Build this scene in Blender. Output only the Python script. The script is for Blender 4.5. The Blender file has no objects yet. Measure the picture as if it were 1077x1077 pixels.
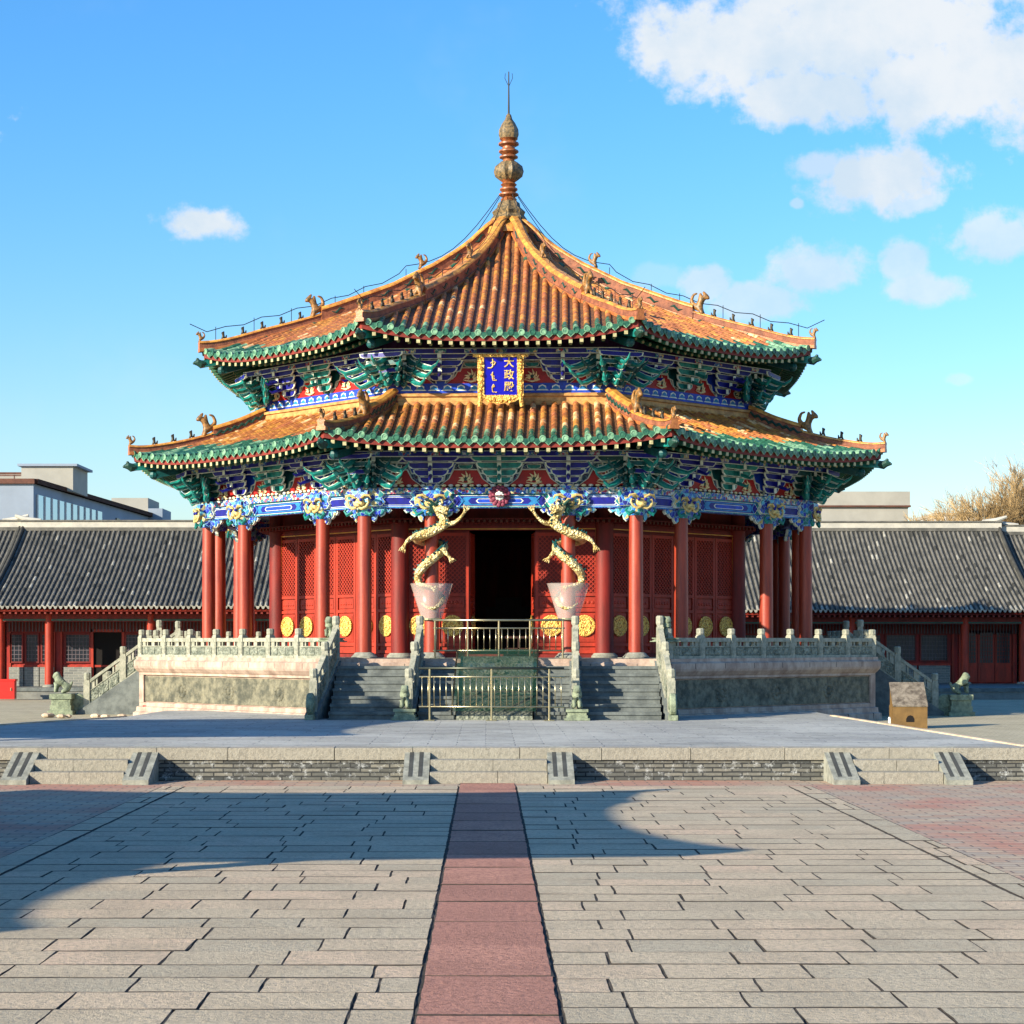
import bpy, math, random
from mathutils import Matrix, Vector
random.seed(7)
C = bpy.context.scene
COL = C.collection
R = math.radians
PI = math.pi
T22 = math.tan(PI/8)

# ------------------------------------------------------------------ camera
cam_d = bpy.data.cameras.new('camera'); cam = bpy.data.objects.new('camera', cam_d); COL.objects.link(cam)
cam.location = (0, 0, 2.4); cam.rotation_euler = (R(90), 0, 0)
cam_d.sensor_width = 36; cam_d.lens = 36*2036/1077
cam_d.shift_x = 26.5/1077; cam_d.shift_y = 136.5/1077
cam_d.clip_start = .1; cam_d.clip_end = 6000
C.camera = cam

# ------------------------------------------------------------------ sun, sky, exposure
SUN_EL = 20.0
SUN_DIR = Vector((-.80, -.60, 0)).normalized()           # horizontal direction towards the sun
sd = bpy.data.lights.new('sun', 'SUN'); sun = bpy.data.objects.new('sun', sd); COL.objects.link(sun)
sd.energy = 5.0; sd.angle = R(.5); sd.color = (1, .88, .68)
tow = Vector((SUN_DIR.x*math.cos(R(SUN_EL)), SUN_DIR.y*math.cos(R(SUN_EL)), math.sin(R(SUN_EL))))
sun.rotation_euler = tow.to_track_quat('Z', 'Y').to_euler()
sun.location = tow*200
C.view_settings.view_transform = 'Standard'; C.view_settings.look = 'None'
C.view_settings.exposure = 1.06; C.view_settings.gamma = 1

w = bpy.data.worlds.new('World'); C.world = w; w.use_nodes = True
nt = w.node_tree; nt.nodes.clear()

class G:
    """tiny helper for node graphs"""
    def __init__(s, nt): s.nt = nt
    def n(s, t, **k):
        o = s.nt.nodes.new(t)
        for a, b in k.items(): setattr(o, a, b)
        return o
    def put(s, sock, v):
        if isinstance(v, bpy.types.NodeSocket): s.nt.links.new(v, sock)
        elif v is not None: sock.default_value = v
    def m(s, op, a, b=None, c=None, clamp=False):
        o = s.n('ShaderNodeMath', operation=op, use_clamp=clamp)
        s.put(o.inputs[0], a)
        if b is not None: s.put(o.inputs[1], b)
        if c is not None: s.put(o.inputs[2], c)
        return o.outputs[0]
    def mix(s, f, a, b, mode='MIX'):
        o = s.n('ShaderNodeMix', data_type='RGBA', blend_type=mode)
        s.put(o.inputs[0], f); s.put(o.inputs[6], a); s.put(o.inputs[7], b)
        return o.outputs[2]
    def rng(s, v, a, b, c=0., d=1., kind='SMOOTHSTEP'):
        o = s.n('ShaderNodeMapRange', interpolation_type=kind)
        for i, x in enumerate((v, a, b, c, d)): s.put(o.inputs[i], x)
        return o.outputs[0]
    def noise(s, vec, scale, detail=3, rough=.5, out=0):
        o = s.n('ShaderNodeTexNoise'); s.put(o.inputs['Vector'], vec)
        o.inputs['Scale'].default_value = scale; o.inputs['Detail'].default_value = detail
        o.inputs['Roughness'].default_value = rough
        return o.outputs[out]
    def ramp(s, f, stops, kind='LINEAR'):
        o = s.n('ShaderNodeValToRGB'); o.color_ramp.interpolation = kind
        e = o.color_ramp.elements
        while len(e) < len(stops): e.new(.5)
        for i, (p, c) in enumerate(stops): e[i].position = p; e[i].color = c
        s.put(o.inputs[0], f); return o.outputs[0]

def lin(r, g, b):
    f = lambda c: (c/255)/12.92 if c/255 <= .04045 else (((c/255)+.055)/1.055)**2.4
    return (f(r), f(g), f(b), 1)

def build_world():
    g = G(nt)
    out = g.n('ShaderNodeOutputWorld'); bg = g.n('ShaderNodeBackground'); bg.inputs[1].default_value = .11
    sky = g.n('ShaderNodeTexSky', sky_type='NISHITA', sun_disc=False)
    sky.sun_elevation = R(SUN_EL); sky.sun_rotation = math.atan2(SUN_DIR.x, SUN_DIR.y)
    sky.altitude = 50; sky.air_density = 1.15; sky.dust_density = .6; sky.ozone_density = 2.2
    hs = g.n('ShaderNodeHueSaturation'); hs.inputs['Hue'].default_value = .5
    hs.inputs['Saturation'].default_value = 1.25; hs.inputs['Value'].default_value = 1.0
    g.put(hs.inputs['Color'], sky.outputs[0])
    tc = g.n('ShaderNodeTexCoord'); sp = g.n('ShaderNodeSeparateXYZ'); g.put(sp.inputs[0], tc.outputs['Generated'])
    X, Y, Z = sp.outputs
    grade = g.mix(1.0, hs.outputs[0], g.mix(g.rng(Z, 0., .3), (.74, .80, .98, 1), (.56, .88, 1.14, 1)), 'MULTIPLY')
    yy = g.m('MAXIMUM', Y, .05)
    az = g.m('DIVIDE', X, yy); el = g.m('DIVIDE', Z, yy)
    cv = g.n('ShaderNodeCombineXYZ'); g.put(cv.inputs[0], az); g.put(cv.inputs[1], el)
    big = g.noise(cv.outputs[0], 26, 8, .62)
    fine = g.noise(cv.outputs[0], 90, 6, .6)
    nz = g.m('ADD', g.m('MULTIPLY', g.m('SUBTRACT', big, .5), 2.3), g.m('MULTIPLY', g.m('SUBTRACT', fine, .5), 1.1))
    # clouds: azimuth, elevation, half sizes, density (tangents of the angles)
    P = lambda x, y, rx, ry, d=1.: ((x-512)/2036, (675-y)/2036, rx/2036, ry/2036, d)
    clouds = [P(900, 20, 255, 92), P(1020, 80, 190, 75), P(755, 45, 125, 62), P(860, 105, 110, 42), P(960, -30, 330, 70),
              P(925, 187, 102, 40), P(862, 176, 42, 24, .8), P(960, 207, 40, 22, .8), P(212, 235, 56, 25), P(1050, 245, 72, 36, .75),
              P(858, 286, 66, 32, .75), P(800, 318, 60, 25, .7), P(742, 297, 30, 24, .7), P(952, 278, 30, 30, .7), P(972, 303, 52, 22, .75),
              P(690, 290, 36, 16, .25), P(1008, 399, 20, 9, .4), P(838, 214, 9, 7, .6),
              P(-300, 120, 260, 60), P(-420, 260, 120, 40, .6), P(1500, 180, 240, 80, .8), P(1650, 60, 300, 70)]
    tot = None
    for a, e, ra, re_, d in clouds:
        dx = g.m('DIVIDE', g.m('SUBTRACT', az, a), ra); dy = g.m('DIVIDE', g.m('SUBTRACT', el, e), re_)
        # flatter below, rounder above
        q = g.m('SQRT', g.m('ADD', g.m('MULTIPLY', dx, dx), g.m('MULTIPLY', dy, dy)))
        v = g.m('SUBTRACT', 1.0, q)
        v = g.m('ADD', v, g.m('MULTIPLY', nz, .74))
        v = g.m('MULTIPLY', g.rng(v, .0, .5), d)
        tot = v if tot is None else g.m('MAXIMUM', tot, v)
    tot = g.m('MULTIPLY', tot, g.rng(Y, .02, .1))
    veil = g.m('MULTIPLY', g.rng(g.noise(cv.outputs[0], 6, 5, .6), .5, .85), .22)
    tot = g.m('MAXIMUM', tot, veil)
    shade = g.rng(g.noise(cv.outputs[0], 14, 6, .6), .35, .65)
    cc = g.mix(shade, (2.9, 3.45, 3.95, 1), (3.85, 4.0, 4.1, 1))
    col = g.mix(g.m('MULTIPLY', tot, .95), grade, cc)
    g.put(bg.inputs[0], col); g.put(out.inputs[0], bg.outputs[0])
build_world()

# ------------------------------------------------------------------ materials
MATS = {}
def mat(name, col, rough=.7, metal=0., var=.12, scale=3., bump=0., bscale=30., coord='Object', col2=None, spec=.4, fn=None, coat=0., stretch=1):
    if name in MATS: return MATS[name]
    m = bpy.data.materials.new(name); m.use_nodes = True; MATS[name] = m
    t = m.node_tree; g = G(t); bs = t.nodes['Principled BSDF']
    tc = g.n('ShaderNodeTexCoord'); V = tc.outputs[coord]
    if fn: fn(g, bs, V, m); return m
    if stretch != 1:
        mp = g.n('ShaderNodeMapping'); g.put(mp.inputs[0], V); mp.inputs['Scale'].default_value = (1, 1, stretch); V1 = mp.outputs[0]
    else: V1 = V
    nz = g.noise(V1, scale, 6, .68)
    dark = tuple(c*(1-var*2) for c in col[:3])+(1,) if col2 is None else col2
    lite = tuple(min(1, c*(1+var)) for c in col[:3])+(1,)
    g.put(bs.inputs['Base Color'], g.mix(g.rng(nz, .3, .7), dark, lite))
    bs.inputs['Roughness'].default_value = rough; bs.inputs['Metallic'].default_value = metal
    bs.inputs['Specular IOR Level'].default_value = spec; bs.inputs['Coat Weight'].default_value = coat
    if bump:
        b = g.n('ShaderNodeBump'); b.inputs['Strength'].default_value = bump; b.inputs['Distance'].default_value = .02
        g.put(b.inputs['Height'], g.noise(V, bscale, 4, .6)); g.put(bs.inputs['Normal'], b.outputs[0])
    return m

def bump_in(g, bs, h, strength=.5, dist=.02):
    b = g.n('ShaderNodeBump'); b.inputs['Strength'].default_value = strength; b.inputs['Distance'].default_value = dist
    g.put(b.inputs['Height'], h); g.put(bs.inputs['Normal'], b.outputs[0])

mat('tile_orange', lin(172, 112, 62), .42, var=.22, scale=5, bump=.3, bscale=12, col2=lin(132, 76, 46))
mat('tile_ochre', lin(184, 132, 62), .38, var=.3, scale=5, bump=.3, bscale=12, col2=lin(144, 86, 44))
mat('tile_brick', lin(170, 106, 66), .6, var=.3, scale=6, bump=.4, bscale=14, col2=lin(138, 76, 54))
mat('tile_pale', lin(212, 182, 136), .5, var=.3, scale=6, bump=.3, bscale=14, col2=lin(170, 112, 66))
mat('tile_green', lin(52, 98, 76), .3, var=.3, scale=7, bump=.2, bscale=14, col2=lin(18, 66, 54))
mat('tile_jade', lin(126, 162, 130), .35, var=.25, scale=9, col2=lin(60, 108, 84))
mat('ridge_yellow', lin(196, 142, 62), .4, var=.25, scale=5, bump=.5, bscale=18, col2=lin(144, 90, 46))
mat('ridge_orange', lin(166, 106, 56), .45, var=.25, scale=4, bump=.4, bscale=18, col2=lin(140, 76, 46))
mat('ridge_clay', lin(140, 86, 60), .7, var=.2, scale=5, bump=.6, bscale=16, col2=lin(100, 58, 44))
mat('red_column', lin(156, 60, 36), .45, var=.1, scale=6, bump=.1, bscale=9, col2=lin(122, 40, 28), stretch=.12, spec=.5)
mat('red_door', lin(164, 46, 24), .55, var=.12, scale=5, bump=.15, bscale=8, col2=lin(128, 38, 20), stretch=.2)
mat('red_deep', lin(120, 28, 20), .6, var=.12, scale=4, col2=lin(90, 20, 16), stretch=.2)
mat('red_wall', lin(160, 30, 22), .6, var=.12, scale=4, col2=lin(104, 22, 20), stretch=.2)
mat('red_fascia', lin(120, 38, 26), .6, var=.2, scale=5)
mat('soffit', lin(58, 50, 40), .8, var=.2)
mat('rafter_end', lin(176, 168, 124), .6, var=.2, scale=8)
mat('rafter_green', lin(40, 96, 70), .6, var=.2, scale=8)
mat('navy', lin(16, 20, 128), .5, var=.2, scale=5)
mat('blue', lin(24, 66, 186), .5, var=.2, scale=5)
mat('cyan', lin(36, 124, 186), .5, var=.15, scale=5)
mat('teal', lin(22, 128, 118), .5, var=.25, scale=6, col2=lin(10, 84, 84))
mat('teal_dark', lin(12, 82, 84), .5, var=.25, scale=6)
mat('outline', lin(216, 226, 210), .6, var=.12, scale=8)
mat('white_paint', lin(222, 226, 220), .6, var=.1, scale=8)
mat('purple', lin(86, 40, 96), .6, var=.2, scale=6)
mat('panel_red', lin(164, 24, 18), .5, var=.15, scale=4)
mat('pink', lin(128, 54, 76), .6, var=.2, scale=8)
mat('gold', lin(228, 198, 122), .38, metal=.25, var=.2, scale=9, bump=.8, bscale=30, col2=lin(176, 138, 70))
mat('flame_cream', lin(240, 222, 172), .5, var=.1)
mat('gold_trim', lin(204, 146, 58), .4, metal=.3, var=.15, scale=6)
mat('cream_mask', lin(206, 188, 124), .5, metal=.1, var=.2, scale=9, col2=lin(170, 140, 84))
mat('dark_green', lin(26, 66, 56), .5, var=.2, scale=8)
mat('interior_shade', lin(14, 9, 8), .9, var=.1)  # near-black colour carries the darkness of unlit rooms and openings
mat('wood_dark', lin(58, 34, 26), .7, var=.2)
mat('bronze', lin(64, 58, 46), .5, metal=.5, var=.2)
mat('beast_glaze', lin(150, 104, 52), .45, var=.3, scale=12, bump=.4, bscale=14, col2=lin(36, 48, 36))
mat('bronze_gold', lin(126, 104, 70), .5, var=.3, scale=12, bump=.6, bscale=16, col2=lin(46, 50, 40))
mat('finial_glaze', lin(146, 88, 48), .4, var=.3, scale=10, bump=.3, bscale=16, col2=lin(92, 56, 36))
mat('iron', lin(40, 42, 44), .6, metal=.5, var=.1)
mat('steel', lin(182, 172, 140), .28, metal=.9, var=.08)
mat('steel_dark', lin(70, 74, 66), .35, metal=.8, var=.08)
mat('stone_step', lin(104, 110, 108), .85, var=.14, scale=3, bump=.4, bscale=10, col2=lin(76, 82, 82))  # colour darkened to stand in for the shadow over the stairs
mat('stone_pale', lin(196, 178, 152), .85, var=.1, scale=2.5, bump=.4, bscale=10, col2=lin(164, 146, 124))
mat('stone_cream', lin(180, 160, 144), .85, var=.1, scale=3, bump=.4, bscale=9, col2=lin(138, 116, 104), stretch=.5)
mat('stone_grey', lin(142, 143, 132), .85, var=.12, scale=5, bump=.5, bscale=16, col2=lin(108, 110, 102))
mat('stone_green', lin(132, 142, 118), .85, var=.14, scale=6, bump=.8, bscale=20, col2=lin(92, 102, 86))
mat('stone_pillar', lin(158, 156, 140), .85, var=.14, scale=6, bump=.6, bscale=16, col2=lin(118, 122, 108))
mat('groove', lin(62, 64, 62), .9, var=.15)
mat('grey_tile', lin(98, 96, 90), .85, var=.2, scale=2.2, bump=.4, bscale=8, col2=lin(72, 72, 68))
mat('grey_tile_pale', lin(148, 146, 136), .8, var=.2, scale=2)
mat('grey_tile_dark', lin(58, 58, 54), .85, var=.2, scale=2)
mat('ridge_white', lin(176, 172, 160), .8, var=.12, scale=2, col2=lin(160, 158, 150))
mat('grey_brick_plain', lin(120, 122, 118), .85, var=.15, scale=2)
mat('paint_trim_green', lin(44, 96, 84), .6, var=.2)
mat('window_dark', lin(28, 34, 44), .3, var=.2)
mat('lattice_grey', lin(92, 84, 92), .6, var=.1)
mat('concrete', lin(150, 148, 140), .8, var=.08, scale=.3)
mat('concrete_blue', lin(128, 140, 156), .8, var=.06, scale=.3)
mat('render_white', lin(212, 212, 208), .8, var=.05, scale=.5)
mat('bark', lin(122, 98, 70), .9, var=.2, scale=4, bump=.6, bscale=8)
mat('twig', lin(168, 142, 100), .9, var=.25, scale=1.5)
mat('wood_yellow', lin(112, 86, 46), .6, var=.15, scale=3, bump=.2, bscale=10)
mat('wood_grey', lin(118, 110, 98), .9, var=.3, scale=6, bump=.5, bscale=12, col2=lin(70, 62, 54))
mat('red_paint', lin(206, 34, 26), .4, var=.1)
mat('rust', lin(92, 58, 46), .8, var=.2)

def f_scales(g, bs, V, m):
    v = g.n('ShaderNodeTexVoronoi'); g.put(v.inputs['Vector'], V); v.inputs['Scale'].default_value = 17
    n = g.noise(V, 4, 4, .6)
    c = g.mix(g.rng(n, .35, .65), lin(196, 166, 100), lin(234, 216, 160))
    c = g.mix(g.m('MULTIPLY', g.rng(v.outputs['Distance'], .42, .8), .4), c, lin(112, 84, 44))
    g.put(bs.inputs['Base Color'], c); bs.inputs['Roughness'].default_value = .4; bs.inputs['Metallic'].default_value = .3
    bump_in(g, bs, g.m('SUBTRACT', 1, v.outputs['Distance']), 1., .05)
mat('dragon_gold', None, fn=f_scales)
def f_glass(g, bs, V, m):
    bs.inputs['Base Color'].default_value = (.75, .92, .86, 1); bs.inputs['Roughness'].default_value = .04
    bs.inputs['Alpha'].default_value = .32; bs.inputs['Specular IOR Level'].default_value = .9
    bs.inputs['Base Color'].default_value = lin(40, 74, 60)
mat('green_glass', None, fn=f_glass)
def f_guard(g, bs, V, m):
    bs.inputs['Base Color'].default_value = lin(220, 208, 200); bs.inputs['Roughness'].default_value = .3
    bs.inputs['Alpha'].default_value = .24
mat('clear_plastic', None, fn=f_guard)
def f_window(g, bs, V, m):
    bs.inputs['Base Color'].default_value = lin(150, 178, 200); bs.inputs['Roughness'].default_value = .08; bs.inputs['Metallic'].default_value = .6
mat('window_glass', None, fn=f_window)

def f_pan(g, bs, V, m):        # pan tiles between the tile rows
    nz = g.noise(V, 7, 5, .65); n2 = g.noise(V, 40, 3, .6)
    c = g.mix(g.rng(nz, .3, .7), lin(72, 42, 30), lin(128, 84, 44))
    c = g.mix(g.rng(n2, .55, .75), c, lin(150, 128, 92))
    g.put(bs.inputs['Base Color'], c); bs.inputs['Roughness'].default_value = .6
    bump_in(g, bs, n2, .5, .03)
mat('tile_pan', None, fn=f_pan)

def f_orn(pal, scale, edge=.06):
    """painted cloud and brocade work: small coloured cells with pale outlines"""
    def f(g, bs, V, m):
        warp = g.n('ShaderNodeVectorMath', operation='ADD')
        nzc = g.noise(V, 3.5, 2, .5, out=1)
        sc = g.n('ShaderNodeVectorMath', operation='SCALE'); g.put(sc.inputs[0], nzc); sc.inputs['Scale'].default_value = .16
        g.put(warp.inputs[0], V); g.put(warp.inputs[1], sc.outputs[0])
        v1 = g.n('ShaderNodeTexVoronoi'); g.put(v1.inputs['Vector'], warp.outputs[0]); v1.inputs['Scale'].default_value = scale
        v2 = g.n('ShaderNodeTexVoronoi', feature='DISTANCE_TO_EDGE'); g.put(v2.inputs['Vector'], warp.outputs[0]); v2.inputs['Scale'].default_value = scale
        sep = g.n('ShaderNodeSeparateColor'); g.put(sep.inputs[0], v1.outputs['Color'])
        st = [(i/len(pal), c) for i, c in enumerate(pal)]
        c = g.ramp(sep.outputs[0], st, 'CONSTANT')
        ring = g.m('SINE', g.m('MULTIPLY', v1.outputs['Distance'], 34.))
        c = g.mix(g.m('MULTIPLY', g.rng(ring, .3, .6), .55), c, lin(16, 24, 96))
        c = g.mix(g.rng(v2.outputs['Distance'], edge*.8, edge*.3), c, lin(136, 180, 196))
        g.put(bs.inputs['Base Color'], c); bs.inputs['Roughness'].default_value = .5
        bump_in(g, bs, v2.outputs['Distance'], .4, .02)
    return f
PAL = [lin(20, 52, 176), lin(36, 120, 206), lin(24, 130, 126), lin(14, 26, 120), lin(90, 186, 214), lin(24, 60, 190), lin(214, 190, 118)]
mat('painted_cloud', None, fn=f_orn(PAL, 9))
mat('painted_fine', None, fn=f_orn([lin(20, 52, 176), lin(206, 190, 130), lin(24, 100, 176), lin(170, 40, 60), lin(30, 120, 120), lin(206, 214, 206)], 15, .05))
mat('painted_blue', None, fn=f_orn([lin(16, 40, 150), lin(20, 70, 190), lin(16, 30, 120), lin(40, 110, 190)], 8, .05))
mat('painted_caisson', None, fn=f_orn([lin(20, 60, 70), lin(60, 30, 60), lin(24, 90, 84), lin(20, 26, 90)], 9, .04))
mat('carved_gold', None, fn=lambda g, bs, V, m: (
    g.put(bs.inputs['Base Color'], g.mix(g.rng(g.noise(V, 30, 2, .5), .42, .52), lin(168, 112, 48), lin(240, 200, 104))),
    bump_in(g, bs, g.noise(V, 26, 2, .5), 1., .04),
    setattr(bs.inputs['Metallic'], 'default_value', .35), setattr(bs.inputs['Roughness'], 'default_value', .4)))

def f_carved(a, b, sc):
    def f(g, bs, V, m):
        nz = g.noise(V, sc, 4, .65); v = g.n('ShaderNodeTexVoronoi', feature='SMOOTH_F1'); g.put(v.inputs['Vector'], V); v.inputs['Scale'].default_value = sc*1.3
        h = g.m('ADD', g.m('MULTIPLY', nz, .6), g.m('MULTIPLY', v.outputs['Distance'], .8))
        st = g.m('ADD', g.m('MULTIPLY', g.noise(V, 3.5, 7, .75), .75), g.m('MULTIPLY', nz, .3))
        g.put(bs.inputs['Base Color'], g.mix(g.rng(st, .4, .68), a, b)); bs.inputs['Roughness'].default_value = .85
        bump_in(g, bs, h, 1., .05)
    return f
mat('relief_stone', None, fn=f_carved(lin(66, 68, 58), lin(126, 122, 102), 5))
mat('relief_grey', None, fn=f_carved(lin(84, 92, 82), lin(146, 150, 134), 14))

def f_brick(bw, bh, mortar, cols, mcol, stain=None, rough=.85, msize=.012, bs_=.6, swap=False, gloss=0, brk=False):
    def f(g, bs, V, m):
        if swap:          # vertical wall: use x and z
            sp = g.n('ShaderNodeSeparateXYZ'); g.put(sp.inputs[0], V)
            cb = g.n('ShaderNodeCombineXYZ'); g.put(cb.inputs[0], g.m('ADD', sp.outputs[0], sp.outputs[1])); g.put(cb.inputs[1], sp.outputs[2]); V2 = cb.outputs[0]
        else: V2 = V
        wv = g.n('ShaderNodeVectorMath', operation='ADD'); sc = g.n('ShaderNodeVectorMath', operation='SCALE')
        g.put(sc.inputs[0], g.noise(V2, 2.2, 3, .6, out=1)); sc.inputs['Scale'].default_value = msize*2.2
        g.put(wv.inputs[0], V2); g.put(wv.inputs[1], sc.outputs[0])
        b = g.n('ShaderNodeTexBrick'); g.put(b.inputs['Vector'], wv.outputs[0])
        b.inputs['Scale'].default_value = 1; b.inputs['Brick Width'].default_value = bw; b.inputs['Row Height'].default_value = bh
        b.inputs['Mortar Size'].default_value = msize; b.inputs['Mortar Smooth'].default_value = .3; b.inputs['Bias'].default_value = 0
        b.inputs['Color1'].default_value = (0, 0, 0, 1); b.inputs['Color2'].default_value = (1, 1, 1, 1); b.inputs['Mortar'].default_value = (.5, .5, .5, 1)
        big = g.noise(V2, .35, 5, .6); fine = g.noise(V2, 14, 5, .65)
        c = g.ramp(b.outputs['Color'], [(i/max(1, len(cols)-1), x) for i, x in enumerate(cols)])
        c = g.mix(g.m('MULTIPLY', g.rng(fine, .3, .75), .45), c, tuple(x*.62 for x in cols[0][:3])+(1,))
        if stain: c = g.mix(g.rng(big, .46, .62), c, g.mix(.45, c, stain))
        fac = b.outputs['Fac']
        if brk:
            fac = g.m('MULTIPLY', fac, g.rng(g.noise(V2, 1.7, 4, .7), .42, .58))
            c = g.mix(g.m('MULTIPLY', g.rng(g.noise(V2, 6, 6, .8), .56, .64), .7), c, mcol)
        c = g.mix(fac, c, mcol)
        g.put(bs.inputs['Base Color'], c); bs.inputs['Roughness'].default_value = rough
        h = g.m('SUBTRACT', g.m('MULTIPLY', fine, .35), b.outputs['Fac'])
        bump_in(g, bs, h, bs_, .03)
    return f
mat('brick_paving', None, fn=f_brick(.46, .2, .02, [lin(166, 138, 116), lin(182, 164, 138), lin(158, 148, 132), lin(184, 150, 124)], lin(112, 96, 84), stain=lin(176, 84, 66), msize=.016))
mat('terrace_brick', None, fn=f_brick(1.05, .42, .02, [lin(138, 138, 132), lin(168, 168, 160), lin(150, 150, 146)], lin(84, 88, 92), stain=lin(186, 186, 178), msize=.013, brk=True))
mat('sandy_paving', None, fn=f_brick(.42, .21, .02, [lin(166, 156, 126), lin(182, 172, 142), lin(152, 144, 118)], lin(116, 110, 96), stain=lin(178, 168, 140), msize=.01))
def f_kerbwall(g, bs, V, m):
    f_brick(.34, .075, .01, [lin(84, 86, 82), lin(122, 120, 110), lin(58, 62, 62)], lin(44, 46, 46), swap=True, msize=.014)(g, bs, V, m)
    base = bs.inputs['Base Color'].links[0].from_socket
    n = g.noise(V, 5.5, 6, .75)
    g.put(bs.inputs['Base Color'], g.mix(g.m('MULTIPLY', g.rng(n, .52, .68), .75), base, lin(186, 190, 190)))
mat('kerb_brick', None, fn=f_kerbwall)
mat('grey_brick', None, fn=f_brick(.36, .1, .01, [lin(118, 122, 118), lin(134, 136, 130), lin(104, 108, 108)], lin(150, 150, 144), swap=True, msize=.01))

def f_slab(c1, c2, c3, tint=.5):
    """worn paving stone; each stone has its own tone (stored per face)"""
    def f(g, bs, V, m):
        at = g.n('ShaderNodeAttribute', attribute_name='tone'); tone = at.outputs['Fac']
        n1 = g.noise(V, 1.1, 6, .65); n2 = g.noise(V, 16, 6, .7); n3 = g.noise(V, 70, 3, .7)
        c = g.ramp(tone, [(0, c1), (.5, c2), (1, c3)])
        c = g.mix(g.m('MULTIPLY', g.rng(n1, .42, .62), .55), c, tuple(x*.72 for x in c2[:3])+(1,))
        c = g.mix(g.m('MULTIPLY', g.rng(n2, .42, .68), .8), c, tuple(x*.66 for x in c1[:3])+(1,))
        c = g.mix(g.m('MULTIPLY', g.rng(n3, .42, .3), .6), c, tuple(x*.45 for x in c1[:3])+(1,))
        c = g.mix(g.m('MULTIPLY', g.rng(n3, .56, .7), .5), c, tuple(min(1, x*1.5) for x in c3[:3])+(1,))
        g.put(bs.inputs['Base Color'], c); bs.inputs['Roughness'].default_value = .88; bs.inputs['Specular IOR Level'].default_value = .25
        bump_in(g, bs, g.m('ADD', g.m('MULTIPLY', n2, 1.), g.m('MULTIPLY', n3, .35)), .75, .03)
    return f
mat('slab_stone', None, fn=f_slab(lin(174, 164, 142), lin(190, 174, 148), lin(200, 176, 150)))
mat('slab_red', None, fn=f_slab(lin(148, 106, 92), lin(172, 124, 108), lin(192, 142, 122)))
mat('slab_kerb', None, fn=f_slab(lin(150, 146, 134), lin(164, 158, 144), lin(172, 164, 150)))
mat('joint_soil', lin(58, 52, 46), .95, var=.3, scale=6, bump=.5, bscale=20)
def MT(*n): return [MATS[x] for x in n]

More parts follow.
